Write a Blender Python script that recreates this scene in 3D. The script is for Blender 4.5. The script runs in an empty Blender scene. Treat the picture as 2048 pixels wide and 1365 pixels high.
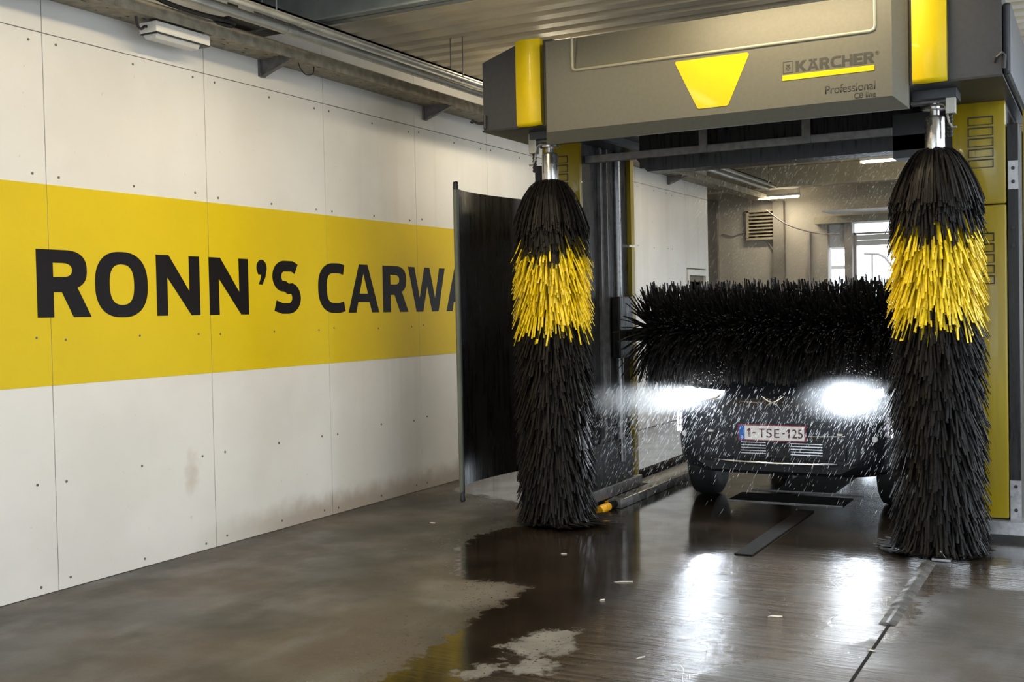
import bpy, bmesh, math, random
import numpy as np
from mathutils import Vector, Matrix

random.seed(7); rng = np.random.default_rng(7)
sc = bpy.context.scene
COL = sc.collection
PI = math.pi

# ------------------------------------------------------------------ camera
FPX, YAW, PITCH, ROLL = 2228.0, math.radians(28.1), math.atan(56/2228.0), math.atan(0.0209)
CAM = Vector((5.52, 0.0, 1.6))
_fw = Vector((-math.sin(YAW), math.cos(YAW), 0)); _rt = Vector((math.cos(YAW), math.sin(YAW), 0)); _up = Vector((0, 0, 1))
_f = _fw*math.cos(PITCH) - _up*math.sin(PITCH); _u = _up*math.cos(PITCH) + _fw*math.sin(PITCH)
_r = _rt*math.cos(ROLL) - _u*math.sin(ROLL); _u = _u*math.cos(ROLL) + _rt*math.sin(ROLL)
cd = bpy.data.cameras.new('camera'); cam = bpy.data.objects.new('camera', cd); COL.objects.link(cam)
cd.sensor_fit = 'HORIZONTAL'; cd.sensor_width = 36.0; cd.lens = FPX/2048*36
cd.clip_end = 300
M = Matrix.Identity(4)
for i in range(3):
    M[i][0] = _r[i]; M[i][1] = _u[i]; M[i][2] = -_f[i]; M[i][3] = CAM[i]
cam.matrix_world = M
sc.camera = cam

# ------------------------------------------------------------------ world, exposure
sc.view_settings.view_transform = 'Standard'; sc.view_settings.look = 'None'
sc.view_settings.gamma = 1.0; sc.view_settings.use_curve_mapping = False
sc.view_settings.exposure = 0.0
w = bpy.data.worlds.new('overcast_sky'); sc.world = w; w.use_nodes = True
bg = w.node_tree.nodes['Background']
bg.inputs[0].default_value = (0.80, 0.90, 1.0, 1); bg.inputs[1].default_value = 3.35
LAMP_COL = (1.0, 0.80, 0.50)
LAMP_POWER = 46.0
HEAD_POWER = 70.0
MIST_DENSITY = 1.0

# ------------------------------------------------------------------ helpers
def link(o, parent=None):
    COL.objects.link(o)
    if parent is not None: o.parent = parent
    return o
def tag(o, label=None, cat=None, group=None, kind=None):
    if label: o['label'] = label
    if cat: o['category'] = cat
    if group: o['group'] = group
    if kind: o['kind'] = kind
    return o
def empty(name, loc, label, cat, group=None, rotz=0):
    o = bpy.data.objects.new(name, None); o.location = loc; o.rotation_euler = (0, 0, rotz); o.empty_display_size = 0.2
    link(o); return tag(o, label, cat, group)

class MB:
    """collects shapes into one mesh (coordinates are world unless an origin is given to build)"""
    def __init__(s): s.v = []; s.f = []
    def add(s, vs, fs):
        n = len(s.v); s.v += [tuple(p) for p in vs]; s.f += [tuple(i+n for i in q) for q in fs]; return s
    def box(s, x0, x1, y0, y1, z0, z1, bev=0.0):
        x0, x1 = min(x0, x1), max(x0, x1); y0, y1 = min(y0, y1), max(y0, y1); z0, z1 = min(z0, z1), max(z0, z1)
        if bev <= 0:
            return s.add([(x0,y0,z0),(x1,y0,z0),(x1,y1,z0),(x0,y1,z0),(x0,y0,z1),(x1,y0,z1),(x1,y1,z1),(x0,y1,z1)],
                         [(0,3,2,1),(4,5,6,7),(0,1,5,4),(1,2,6,5),(2,3,7,6),(3,0,4,7)])
        bev = min(bev, .45*min(x1-x0, y1-y0, z1-z0))
        bm = bmesh.new(); bmesh.ops.create_cube(bm, size=1)
        for v in bm.verts: v.co = Vector(((x0+x1)/2+v.co.x*(x1-x0), (y0+y1)/2+v.co.y*(y1-y0), (z0+z1)/2+v.co.z*(z1-z0)))
        bmesh.ops.bevel(bm, geom=bm.edges[:], offset=bev, segments=2, affect='EDGES', profile=.5)
        bm.verts.index_update(); s.add([v.co[:] for v in bm.verts], [[v.index for v in f.verts] for f in bm.faces]); bm.free(); return s
    def prism(s, poly, axis, a, b):
        """poly: 2D outline; axis 'y': pts (x,z) extruded a..b in y; 'x': (y,z); 'z': (x,y)"""
        def P(p, t):
            return (p[0], t, p[1]) if axis == 'y' else ((t, p[0], p[1]) if axis == 'x' else (p[0], p[1], t))
        n = len(poly); vs = [P(p, a) for p in poly] + [P(p, b) for p in poly]
        fs = [tuple(range(n)), tuple(range(2*n-1, n-1, -1))] + [(i, i+n, (i+1) % n+n, (i+1) % n) for i in range(n)]
        return s.add(vs, fs)
    def tube(s, pts, r, seg=8, cap=True):
        pts = [Vector(p) for p in pts]; rings = []
        rs = r if isinstance(r, (list, tuple)) else [r]*len(pts)
        up = None
        for i, p in enumerate(pts):
            t = (pts[min(i+1, len(pts)-1)] - pts[max(i-1, 0)]).normalized()
            if up is None:
                up = Vector((0, 0, 1)) if abs(t.z) < .9 else Vector((1, 0, 0))
            a = t.cross(up).normalized(); b = a.cross(t).normalized(); up = b
            rings.append([p + (a*math.cos(2*PI*k/seg) + b*math.sin(2*PI*k/seg))*rs[i] for k in range(seg)])
        vs = [q for R in rings for q in R]; fs = []
        for i in range(len(pts)-1):
            for k in range(seg):
                fs.append((i*seg+k, i*seg+(k+1) % seg, (i+1)*seg+(k+1) % seg, (i+1)*seg+k))
        if cap:
            fs.append(tuple(range(seg-1, -1, -1))); m = (len(pts)-1)*seg; fs.append(tuple(m+k for k in range(seg)))
        return s.add(vs, fs)
    def lathe(s, prof, c, axis='z', seg=24, caps=True):
        """prof: list of (radius, t) along axis through c"""
        rings = []
        for r, t in prof:
            ring = []
            for k in range(seg):
                a = 2*PI*k/seg; u, v = r*math.cos(a), r*math.sin(a)
                ring.append((c[0]+u, c[1]+v, c[2]+t) if axis == 'z' else ((c[0]+t, c[1]+u, c[2]+v) if axis == 'x' else (c[0]+v, c[1]+t, c[2]+u)))
            rings.append(ring)
        vs = [q for R in rings for q in R]; fs = []
        for i in range(len(prof)-1):
            for k in range(seg):
                fs.append((i*seg+k, i*seg+(k+1) % seg, (i+1)*seg+(k+1) % seg, (i+1)*seg+k))
        if caps:
            fs.append(tuple(range(seg-1, -1, -1))); m = (len(prof)-1)*seg; fs.append(tuple(m+k for k in range(seg)))
        return s.add(vs, fs)
    def mesh(s, name, smooth=False, origin=(0, 0, 0)):
        me = bpy.data.meshes.new(name)
        me.from_pydata([(p[0]-origin[0], p[1]-origin[1], p[2]-origin[2]) for p in s.v], [], s.f)
        bm = bmesh.new(); bm.from_mesh(me); bmesh.ops.recalc_face_normals(bm, faces=bm.faces); bm.to_mesh(me); bm.free()
        if smooth:
            for p in me.polygons: p.use_smooth = True
            try: me.set_sharp_from_angle(angle=math.radians(smooth if smooth > 1 else 40))
            except Exception: pass
        return me
    def build(s, name, mat, parent=None, smooth=False):
        org = parent_origin(parent)
        me = s.mesh(name, smooth, org); me.materials.append(mat)
        return link(bpy.data.objects.new(name, me), parent)
def parent_origin(p):
    o = Vector((0, 0, 0))
    while p is not None: o += p.location; p = p.parent
    return o
def thing(name, mb, mat, label, cat, group=None, kind=None, smooth=False):
    return tag(mb.build(name, mat, None, smooth), label, cat, group, kind)
def piece(mb, name, mat, parent, smooth=False, label=None):
    o = mb.build(name, mat, parent, smooth)
    if label: o['label'] = label
    return o

# ------------------------------------------------------------------ materials
def new_mat(name):
    m = bpy.data.materials.new(name); m.use_nodes = True
    return m, m.node_tree, m.node_tree.nodes['Principled BSDF']
def mat(name, col, rough=.5, metal=0., var=.12, scale=6., bump=0., bscale=60., coat=0., rvar=.0, stretch=None):
    m, nt, p = new_mat(name); N, L = nt.nodes, nt.links
    p.inputs['Roughness'].default_value = rough; p.inputs['Metallic'].default_value = metal
    if coat: p.inputs['Coat Weight'].default_value = coat; p.inputs['Coat Roughness'].default_value = .05
    g = N.new('ShaderNodeNewGeometry'); vec = g.outputs['Position']
    if stretch:
        mp = N.new('ShaderNodeMapping'); mp.inputs['Scale'].default_value = stretch; L.new(vec, mp.inputs[0]); vec = mp.outputs[0]
    n = N.new('ShaderNodeTexNoise'); n.inputs['Scale'].default_value = scale; n.inputs['Detail'].default_value = 6; L.new(vec, n.inputs[0])
    r = N.new('ShaderNodeMapRange'); r.inputs[1].default_value = .3; r.inputs[2].default_value = .7
    r.inputs[3].default_value = 1-var; r.inputs[4].default_value = 1+var; L.new(n.outputs[0], r.inputs[0])
    mx = N.new('ShaderNodeMix'); mx.data_type = 'RGBA'; mx.blend_type = 'MULTIPLY'; mx.inputs[0].default_value = 1
    mx.inputs[6].default_value = (*col, 1); L.new(r.outputs[0], mx.inputs[7]); L.new(mx.outputs[2], p.inputs['Base Color'])
    if rvar:
        r2 = N.new('ShaderNodeMapRange'); r2.inputs[1].default_value = .3; r2.inputs[2].default_value = .7
        r2.inputs[3].default_value = max(.02, rough-rvar); r2.inputs[4].default_value = min(1, rough+rvar)
        L.new(n.outputs[0], r2.inputs[0]); L.new(r2.outputs[0], p.inputs['Roughness'])
    if bump:
        n2 = N.new('ShaderNodeTexNoise'); n2.inputs['Scale'].default_value = bscale; n2.inputs['Detail'].default_value = 4; L.new(vec, n2.inputs[0])
        b = N.new('ShaderNodeBump'); b.inputs['Strength'].default_value = bump; b.inputs['Distance'].default_value = .01
        L.new(n2.outputs[0], b.inputs['Height']); L.new(b.outputs[0], p.inputs['Normal'])
    return m
def emit(name, col, strength):
    m, nt, p = new_mat(name); p.inputs['Base Color'].default_value = (*col, 1)
    p.inputs['Emission Color'].default_value = (*col, 1); p.inputs['Emission Strength'].default_value = strength
    return m

def wall_material():
    m, nt, p = new_mat('white_panel_enamel'); N, L = nt.nodes, nt.links
    p.inputs['Roughness'].default_value = .42
    g = N.new('ShaderNodeNewGeometry'); sx = N.new('ShaderNodeSeparateXYZ'); L.new(g.outputs['Position'], sx.inputs[0])
    def noise(scale, det=5, stretch=None):
        n = N.new('ShaderNodeTexNoise'); n.inputs['Scale'].default_value = scale; n.inputs['Detail'].default_value = det
        if stretch:
            mp = N.new('ShaderNodeMapping'); mp.inputs['Scale'].default_value = stretch
            L.new(g.outputs['Position'], mp.inputs[0]); L.new(mp.outputs[0], n.inputs[0])
        else: L.new(g.outputs['Position'], n.inputs[0])
        return n.outputs[0]
    def mrange(v, a, b, c, d):
        r = N.new('ShaderNodeMapRange'); r.interpolation_type = 'SMOOTHSTEP'
        for i, t in enumerate((a, b, c, d)): r.inputs[i+1].default_value = t
        L.new(v, r.inputs[0]); return r.outputs[0]
    def math_(op, a, b):
        n = N.new('ShaderNodeMath'); n.operation = op
        for i, t in enumerate((a, b)):
            if isinstance(t, (int, float)): n.inputs[i].default_value = t
            else: L.new(t, n.inputs[i])
        return n.outputs[0]
    def mixc(fac, a, b):
        x = N.new('ShaderNodeMix'); x.data_type = 'RGBA'
        L.new(fac, x.inputs[0])
        for i, t in ((6, a), (7, b)):
            if isinstance(t, tuple): x.inputs[i].default_value = (*t, 1)
            else: L.new(t, x.inputs[i])
        return x.outputs[2]
    base = mixc(mrange(noise(1.3), .35, .65, 0, 1), (.80, .775, .735), (.74, .715, .67))
    # splash dirt with its own ragged outline along the foot of the wall next to the machine
    zed = math_('SUBTRACT', sx.outputs[2], math_('MULTIPLY', noise(7), .16))
    foot = mrange(zed, -.03, .17, 1, 0)
    along = mrange(sx.outputs[1], 5.4, 7.0, .05, 1)
    c = mixc(math_('MULTIPLY', math_('MULTIPLY', foot, along), .8), base, (.33, .26, .19))
    # long runs of limey water marks
    run = mrange(noise(1.0, 3, (1, 5.0, .12)), .52, .66, 0, .13)
    run = math_('MULTIPLY', run, mrange(sx.outputs[1], 7.0, 8.3, 0, 1))
    c = mixc(run, c, (.50, .45, .36))
    # brown smear on the second panel
    d = N.new('ShaderNodeVectorMath'); d.operation = 'DISTANCE'; d.inputs[1].default_value = (0, 5.66, .55)
    mp = N.new('ShaderNodeMapping'); mp.inputs['Scale'].default_value = (1, 1, .45); mp.inputs['Location'].default_value = (0, 0, .30)
    L.new(g.outputs['Position'], mp.inputs[0]); L.new(mp.outputs[0], d.inputs[0])
    sm = mrange(math_('ADD', d.outputs['Value'], math_('MULTIPLY', noise(9), .16)), .09, .17, .5, 0)
    c = mixc(sm, c, (.52, .44, .33))
    spk = mrange(noise(26, 3), .70, .76, 0, .35)
    c = mixc(spk, c, (.45, .41, .36))
    L.new(c, p.inputs['Base Color'])
    b = N.new('ShaderNodeBump'); b.inputs['Strength'].default_value = .06; b.inputs['Distance'].default_value = .01
    L.new(noise(3), b.inputs['Height']); L.new(b.outputs[0], p.inputs['Normal'])
    return m

def floor_material():
    m, nt, p = new_mat('wet_concrete'); N, L = nt.nodes, nt.links
    g = N.new('ShaderNodeNewGeometry')
    def noise(scale, det=6, stretch=None, rough=.55):
        n = N.new('ShaderNodeTexNoise'); n.inputs['Scale'].default_value = scale; n.inputs['Detail'].default_value = det
        n.inputs['Roughness'].default_value = rough
        if stretch:
            mp = N.new('ShaderNodeMapping'); mp.inputs['Scale'].default_value = stretch
            mp.inputs['Rotation'].default_value = (0, 0, .12)
            L.new(g.outputs['Position'], mp.inputs[0]); L.new(mp.outputs[0], n.inputs[0])
        else: L.new(g.outputs['Position'], n.inputs[0])
        return n.outputs[0]
    def mrange(v, a, b, c, d):
        r = N.new('ShaderNodeMapRange'); r.interpolation_type = 'SMOOTHSTEP'
        for i, t in enumerate((a, b, c, d)): r.inputs[i+1].default_value = t
        L.new(v, r.inputs[0]); return r.outputs[0]
    def math_(op, a, b):
        n = N.new('ShaderNodeMath'); n.operation = op
        for i, t in enumerate((a, b)):
            if isinstance(t, (int, float)): n.inputs[i].default_value = t
            else: L.new(t, n.inputs[i])
        return n.outputs[0]
    def mixc(fac, a, b, mode='MIX'):
        x = N.new('ShaderNodeMix'); x.data_type = 'RGBA'; x.blend_type = mode
        if isinstance(fac, float): x.inputs[0].default_value = fac
        else: L.new(fac, x.inputs[0])
        for i, t in ((6, a), (7, b)):
            if isinstance(t, tuple): x.inputs[i].default_value = (*t, 1)
            else: L.new(t, x.inputs[i])
        return x.outputs[2]
    at = N.new('ShaderNodeAttribute'); at.attribute_name = 'wet'
    edge = math_('ADD', at.outputs['Fac'], math_('MULTIPLY', math_('SUBTRACT', noise(9, 8, rough=.7), .5), .42))
    wet = mrange(edge, -.03, .04, 0, 1)
    # drops flung onto the dry part
    drops = mrange(noise(38, 2), .615, .66, 0, 1)
    near = mrange(at.outputs['Fac'], -.75, -.05, 0, 1)
    drops = math_('MULTIPLY', drops, near)
    wet = math_('MAXIMUM', wet, math_('MULTIPLY', drops, .8))
    dry = mixc(mrange(noise(1.1, 8), .40, .60, 0, 1), (.044, .042, .036), (.082, .073, .066))
    dry = mixc(mrange(noise(.55, 4), .45, .62, 0, .6), dry, (.095, .069, .046))
    dry = mixc(mrange(noise(3.2, 6, (1, .45, 1)), .5, .72, 0, .7), dry, (.135, .133, .134))
    dry = mixc(mrange(noise(90, 3), .3, .7, 0, .35), dry, (.036, .030, .025))
    at4 = N.new('ShaderNodeAttribute'); at4.attribute_name = 'pale'      # patches of dried lime scale
    dry = mixc(math_('MULTIPLY', at4.outputs['Fac'], mrange(noise(5, 6), .3, .7, .6, 1)), dry, (.215, .205, .185))
    wetc = mixc(mrange(noise(1.6, 6), .35, .65, 0, 1), (.011, .008, .0055), (.028, .020, .0135))
    wetc = mixc(mrange(noise(60, 3), .45, .7, 0, .4), wetc, (.042, .032, .023))
    at3 = N.new('ShaderNodeAttribute'); at3.attribute_name = 'ripple'
    lane = mixc(mrange(noise(1.0, 5, (2.5, 26, 1), .62), .38, .60, 0, 1), (.026, .018, .012), (.085, .064, .046))
    lane = mixc(mrange(noise(55, 4), .5, .7, 0, .5), lane, (.12, .10, .08))
    wetc = mixc(math_('MULTIPLY', at3.outputs['Fac'], .9), wetc, lane)
    L.new(mixc(wet, dry, wetc), p.inputs['Base Color'])
    # film of water: glossy in the pools, brushed lines in between
    at2 = N.new('ShaderNodeAttribute'); at2.attribute_name = 'ripple'
    rwet = math_('ADD', mrange(noise(2.2, 5), .35, .65, .09, .15), math_('MULTIPLY', at2.outputs['Fac'], .15))
    rdry = mrange(noise(1.7, 5), .35, .65, .36, .55)
    rm = N.new('ShaderNodeMix'); L.new(wet, rm.inputs[0]); L.new(rdry, rm.inputs[2]); L.new(rwet, rm.inputs[3])
    L.new(rm.outputs[0], p.inputs['Roughness'])
    # the water film itself
    L.new(math_('MULTIPLY', wet, mrange(noise(3.1, 5), .35, .65, .35, .8)), p.inputs['Coat Weight']); p.inputs['Coat Roughness'].default_value = .06; p.inputs['Coat IOR'].default_value = 1.33
    p.inputs['IOR'].default_value = 1.45
    lines = noise(1.0, 5, (2.5, 26, 1), .62)
    fine = noise(70, 4)
    h = math_('ADD', math_('MULTIPLY', lines, 1.6), math_('MULTIPLY', fine, .16))
    # the calm puddle by the rail lies flat, the lane ripples
    b = N.new('ShaderNodeBump'); b.inputs['Distance'].default_value = .014
    L.new(mrange(at2.outputs['Fac'], 0, 1, .03, .55), b.inputs['Strength'])
    L.new(h, b.inputs['Height']); L.new(b.outputs[0], p.inputs['Normal']); L.new(b.outputs[0], p.inputs['Coat Normal'])
    return m

WALL = wall_material(); FLOOR = floor_material()
GROOVE = mat('dark_joint', (.23, .20, .16), .8)
YEL_VINYL = mat('yellow_vinyl', (.72, .53, .003), .45, var=.03, scale=2)
YEL_VINYL.node_tree.nodes['Principled BSDF'].inputs['Specular IOR Level'].default_value = .25
BLK_VINYL = mat('black_vinyl', (.009, .007, .008), .38, var=.05)
BLK_VINYL.node_tree.nodes['Principled BSDF'].inputs['Specular IOR Level'].default_value = .15
SCREW = mat('screw_grey', (.16, .14, .12), .5, .4)
CEIL = mat('painted_steel_deck', (.74, .65, .49), .42, var=.18, scale=1.5, bump=.15, bscale=12)
GIRDER = mat('blue_grey_girder', (.115, .135, .15), .45, .1, var=.2)
GALV = mat('galvanised', (.40, .385, .34), .42, .75, var=.25, scale=9, rvar=.12)
TRAY = mat('dusty_galvanised', (.30, .265, .20), .6, .35, var=.3, scale=14, bump=.5, bscale=45)
PIPE = mat('grey_conduit', (.34, .34, .32), .4, .5, var=.2)
BLACK = mat('black_rubber', (.014, .013, .013), .45, var=.3, scale=20)
CABLE = mat('black_cable', (.012, .011, .011), .5)
LAMPW = mat('white_plastic', (.75, .72, .66), .4, var=.05)
DIFF = mat('clear_diffuser', (.62, .62, .60), .25, var=.05)
GREY = mat('grey_gantry_paint', (.108, .103, .078), .50, .05, var=.06, scale=40, bump=.05, bscale=300)
GREYD = mat('dark_grey_paint', (.042, .042, .046), .42, .1, var=.10, scale=30)
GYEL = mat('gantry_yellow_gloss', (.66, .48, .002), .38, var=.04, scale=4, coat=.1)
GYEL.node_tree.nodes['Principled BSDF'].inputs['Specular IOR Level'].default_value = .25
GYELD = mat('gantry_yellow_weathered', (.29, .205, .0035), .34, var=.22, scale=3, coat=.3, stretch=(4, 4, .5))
STEELD = mat('dark_wet_steel', (.020, .019, .019), .34, .05, var=.5, scale=8, rvar=.14, bump=.15, bscale=30, stretch=(5, 5, .6))
STEEL = mat('stainless', (.52, .50, .47), .25, .95, var=.12, scale=20, rvar=.08)
PLATEM = mat('zinc_plate', (.33, .32, .32), .35, .6, var=.3, scale=25, rvar=.1)
FRAME = mat('grimy_frame_steel', (.16, .15, .145), .42, .35, var=.3, scale=18)
BRB = mat('black_foam_strip', (.0105, .0085, .0072), .50, var=.45, scale=40, rvar=.12)
BRB.node_tree.nodes['Principled BSDF'].inputs['Specular IOR Level'].default_value = .15
BRY = mat('yellow_foam_strip', (.78, .56, .004), .42, var=.22, scale=40)
BRR = mat('soaked_black_strip', (.017, .015, .014), .36, var=.4, scale=40)
GUARD = mat('wet_black_sheet', (.013, .012, .012), .30, var=.6, scale=5, rvar=.12, stretch=(5, 5, .4), bump=.1, bscale=9)
RIM = mat('rubber_edging', (.13, .14, .10), .5, var=.2)
CAR = mat('black_car_paint', (.006, .0065, .009), .22, .0, var=.1, coat=.06, bump=.2, bscale=260)
CARB = mat('black_car_plastic', (.009, .009, .010), .45, var=.2, bump=.3, bscale=220)
for m_ in (CAR, CARB, STEELD): m_.node_tree.nodes['Principled BSDF'].inputs['Specular IOR Level'].default_value = .22
CHROME = mat('chrome_trim', (.62, .62, .64), .16, 1., var=.06)
GLASS = mat('dark_glass', (.01, .012, .014), .05, 0, var=.02, coat=.5)
TYRE = mat('tyre_rubber', (.012, .012, .012), .55, var=.2)
ALLOY = mat('alloy_wheel', (.35, .35, .37), .3, .9)
PLATEW = mat('plate_white', (.82, .80, .80), .4, var=.02)
PLATER = mat('plate_red', (.20, .010, .030), .4)
PLATEB = mat('plate_blue', (.005, .12, .52), .4)
HEADL = emit('headlamp_led', (.86, .93, 1.0), 32.0)
DRL = emit('daylight_led', (.90, .88, 1.0), 14.0)
TUBE = emit('fluorescent_tube', (1.0, .88, .62), 30.0)
RAILM = mat('wet_kerb_concrete', (.12, .115, .11), .25, var=.3, scale=10, rvar=.12)
AMBER = mat('amber_paint', (.75, .36, .006), .4, var=.2, scale=30)
SLOT = mat('drain_steel', (.010, .008, .0065), .85, .0, var=.4, scale=20, bump=.3, bscale=90)
SLOT.node_tree.nodes['Principled BSDF'].inputs['Specular IOR Level'].default_value = .12
BACKW = mat('buff_render', (.50, .46, .39), .7, var=.16, scale=1.2, bump=.2, bscale=30)
BACKD = mat('brown_concrete', (.26, .235, .20), .7, var=.2, scale=2)
BEAMT = mat('tan_beam_paint', (.42, .375, .27), .5, var=.12, scale=2)
LOUV = mat('buff_louvre', (.46, .40, .28), .5, var=.1)
DOORP = mat('white_door_panel', (.72, .73, .75), .35, var=.04)
JAMB = mat('grey_jamb', (.40, .36, .33), .6, var=.1)
LEAF = mat('pale_dry_leaf', (.62, .56, .45), .6, var=.2, scale=80)
ASPH = mat('outside_paving', (.42, .42, .42), .8, var=.2)
RWALL = mat('pale_side_wall', (.50, .48, .44), .6, var=.1, scale=1)

# ------------------------------------------------------------------ structure: floor
WETPOLY = [(2.71,3.3),(2.71,3.97),(2.68,4.18),(2.60,4.83),(2.57,5.02),(2.57,5.36),(2.54,5.72),(2.35,5.77),(2.08,5.74),(1.84,6.10),(1.62,6.45),(1.50,6.83),(1.54,7.26),(1.72,7.47),(2.00,7.60),(2.05,7.95),
           (1.4,8.2),(.3,8.6),(.05,9.2),(.05,19.5),(6.5,19.5),(6.5,7.3),(5.6,6.9),(5.11,6.71),(4.80,6.74),(4.62,6.34),(4.66,5.91),(4.66,5.47),(4.51,5.46),(4.37,5.22),(4.26,5.0),(4.05,4.90),(3.95,4.5),(3.95,3.3)]
DRY = [[(2.94,4.66),(2.97,4.80),(3.01,4.97),(3.14,5.05),(3.24,4.80),(3.27,4.64),(3.12,4.60),(3.07,4.54)],
       [(2.94,4.19),(3.0,4.38),(3.11,4.34),(3.04,4.17)],
       [(3.16,4.32),(3.15,4.55),(3.26,4.57),(3.35,4.37),(3.27,4.34)]]
def sdist(P, poly):
    inside = np.zeros(len(P), bool); dmin = np.full(len(P), 1e9); n = len(poly)
    for i in range(n):
        a = np.array(poly[i]); b = np.array(poly[(i+1) % n])
        cond = (a[1] > P[:, 1]) != (b[1] > P[:, 1])
        with np.errstate(divide='ignore', invalid='ignore'):
            xi = (b[0]-a[0])*(P[:, 1]-a[1])/(b[1]-a[1]+1e-12)+a[0]
        inside ^= cond & (P[:, 0] < xi)
        ab = b-a; t = np.clip(((P-a)@ab)/(ab@ab+1e-12), 0, 1)
        dmin = np.minimum(dmin, np.linalg.norm(P-(a+t[:, None]*ab), axis=1))
    return np.where(inside, dmin, -dmin)
def make_floor():
    xs = np.concatenate([np.arange(-3.2, 0, .4), np.arange(0, 6.6001, .05), [7.0]])
    ys = np.concatenate([np.arange(-2.0, 2.8, .4), np.arange(2.8, 10.4, .05), np.arange(10.4, 20.6, .2)])
    X, Y = np.meshgrid(xs, ys); P = np.stack([X.ravel(), Y.ravel()], 1); nx, ny = len(xs), len(ys)
    wet = sdist(P, WETPOLY)
    for d in DRY: wet = np.minimum(wet, -sdist(P, d))
    wet = np.clip(wet, -1.5, .35)
    rip = np.clip((P[:, 0]-2.95)/.5, 0, 1)*np.clip((7.6-P[:, 1])/.8, 0, 1)
    pale = np.zeros(len(P))
    for d in DRY+[[(1.95, 5.62), (2.35, 5.68), (2.50, 5.45), (2.42, 5.15), (2.1, 5.25)]]: pale = np.maximum(pale, np.clip(1+sdist(P, d)/.10, 0, 1)*(.4 if d[0][0] < 2 else 1))
    V = np.concatenate([P, np.zeros((len(P), 1))], 1)
    F = [(j*nx+i, j*nx+i+1, (j+1)*nx+i+1, (j+1)*nx+i) for j in range(ny-1) for i in range(nx-1)]
    n0 = len(V); x0, x1, y0, y1 = xs[0], xs[-1], ys[0], ys[-1]
    V = np.concatenate([V, [(x0,y0,-.2),(x1,y0,-.2),(x1,y1,-.2),(x0,y1,-.2)]])
    F.append((n0, n0+3, n0+2, n0+1))
    me = bpy.data.meshes.new('floor'); me.from_pydata(V.tolist(), [], F)
    for nm, arr in (('wet', wet), ('ripple', rip), ('pale', pale)):
        a = me.attributes.new(nm, 'FLOAT', 'POINT'); a.data.foreach_set('value', np.concatenate([arr, np.zeros(4)]).astype(np.float32))
    me.materials.append(FLOOR)
    return tag(link(bpy.data.objects.new('floor', me)), 'stained concrete wash bay floor, dark and wet along the lane', kind='structure')
floor = make_floor()
o = MB().box(-14, 30, -30, -2.02, -.2, -.02).box(7.02, 30, -2.02, 20.6, -.2, -.02).build('floor_yard_front', ASPH); tag(o, 'paved yard in front of the bay', kind='structure')
o = MB().box(-14, 18, 20.62, 60, -.2, -.02).build('floor_yard_rear', ASPH); tag(o, 'paved yard behind the bay', kind='structure')

# ------------------------------------------------------------------ structure: left wall of panels
SEAM0, STEP = 4.54, 1.335
wl = MB().box(-.20, -.022, -1.4, 16.95, 0, 3.95).build('wall_left', GROOVE)
tag(wl, 'white panelled side wall of the wash bay', kind='structure')
seams = [SEAM0+STEP*k for k in range(-4, 10)]
edges = [-1.4]+seams+[16.95]
pm = {}
def wall_panel(y0, y1, z0, z1, up):
    key = (round(y1-y0, 3), up)
    if key not in pm:
        b = MB().box(-.021, 0, 0, y1-y0-.005, 0, z1-z0-.005, .0015); me = b.mesh('panel'); me.materials.append(WALL); pm[key] = me
    o = bpy.data.objects.new('panel', pm[key]); o.location = (0, y0+.0025, z0+.0025); link(o, wl)
wedges = [e for e in edges if e < 15.5]+[15.92, 16.82, 16.95]
for a, b in zip(wedges[:-1], wedges[1:]):
    if 15.9 < a < 16.5: wall_panel(a, b, 2.22, 3.309, 'd')
    else: wall_panel(a, b, 0, 3.309, 'l')
    wall_panel(a, b, 3.309, 3.95, 'u')
# screws (a few pixels each)
sm = MB()
for s in seams:
    for z in (3.255, 2.463, 1.50, .653, .055):
        for dy in (-.11, .09, .69):
            if s+dy > 15.8 or s < 1: continue
            jy, jz = random.uniform(-.02, .02), random.uniform(-.012, .012)
            sm.lathe([(.0085, -.002), (.0085, .0022), (.005, .0035)], (0, s+dy+jy, z+jz), 'x', 8)
tag(piece(sm, 'screws', SCREW, wl), 'small dull screw heads in rows', kind='stuff')
# door in the far end of the wall
d1 = MB().box(-.06, -.03, 15.97, 16.77, .02, 2.12).build('door_1', BACKD); tag(d1, 'half glazed door in the far white wall', kind='structure')
piece(MB().box(-.03, .02, 15.93, 15.985, 0, 2.2).box(-.03, .02, 16.755, 16.81, 0, 2.2).box(-.03, .02, 15.985, 16.755, 2.115, 2.2), 'door_frame', LAMPW, d1)
piece(MB().box(-.03, -.022, 16.08, 16.66, 1.05, 2.02), 'pane', GLASS, d1)
piece(MB().tube([(-.03, 16.08, .98), (.02, 16.08, .98), (.02, 16.2, .98)], .01), 'door_handle', STEEL, d1)

# other walls
o = MB().box(6.6, 6.8, 13.0, 20.3, 0, 3.95).box(6.6, 6.8, -1.4, 3.5, 0, 3.95).build('wall_right', RWALL); tag(o, 'plain pale side wall opposite the panels', kind='structure')
o = MB().box(-3.2, -3.0, 16.95, 20.3, 0, 3.95).build('wall_recess', BACKW); tag(o, 'side wall of the recess past the panelled wall', kind='structure')
o = MB().box(-3.2, -.20, 16.83, 17.0, 0, 3.95).build('wall_return', BACKD); tag(o, 'return wall at the end of the panels', kind='structure')
wb = MB().box(-3.2, 1.19, 20.0, 20.3, 0, 3.95).box(1.19, 6.6, 20.0, 20.3, 3.05, 3.95).box(5.9, 6.6, 20.0, 20.3, 0, 3.05).build('wall_back', BACKW)
tag(wb, 'buff rendered rear wall with the vehicle exit opening', kind='structure')
piece(MB().box(.26, .45, 19.86, 20.0, 0, 3.5).box(-.98, -.78, 19.9, 20.0, 0, 3.6), 'pilaster', BACKD, wb)
piece(MB().box(.86, .90, 19.9, 20, 0, 2.95), 'conduit', JAMB, wb)
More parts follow.
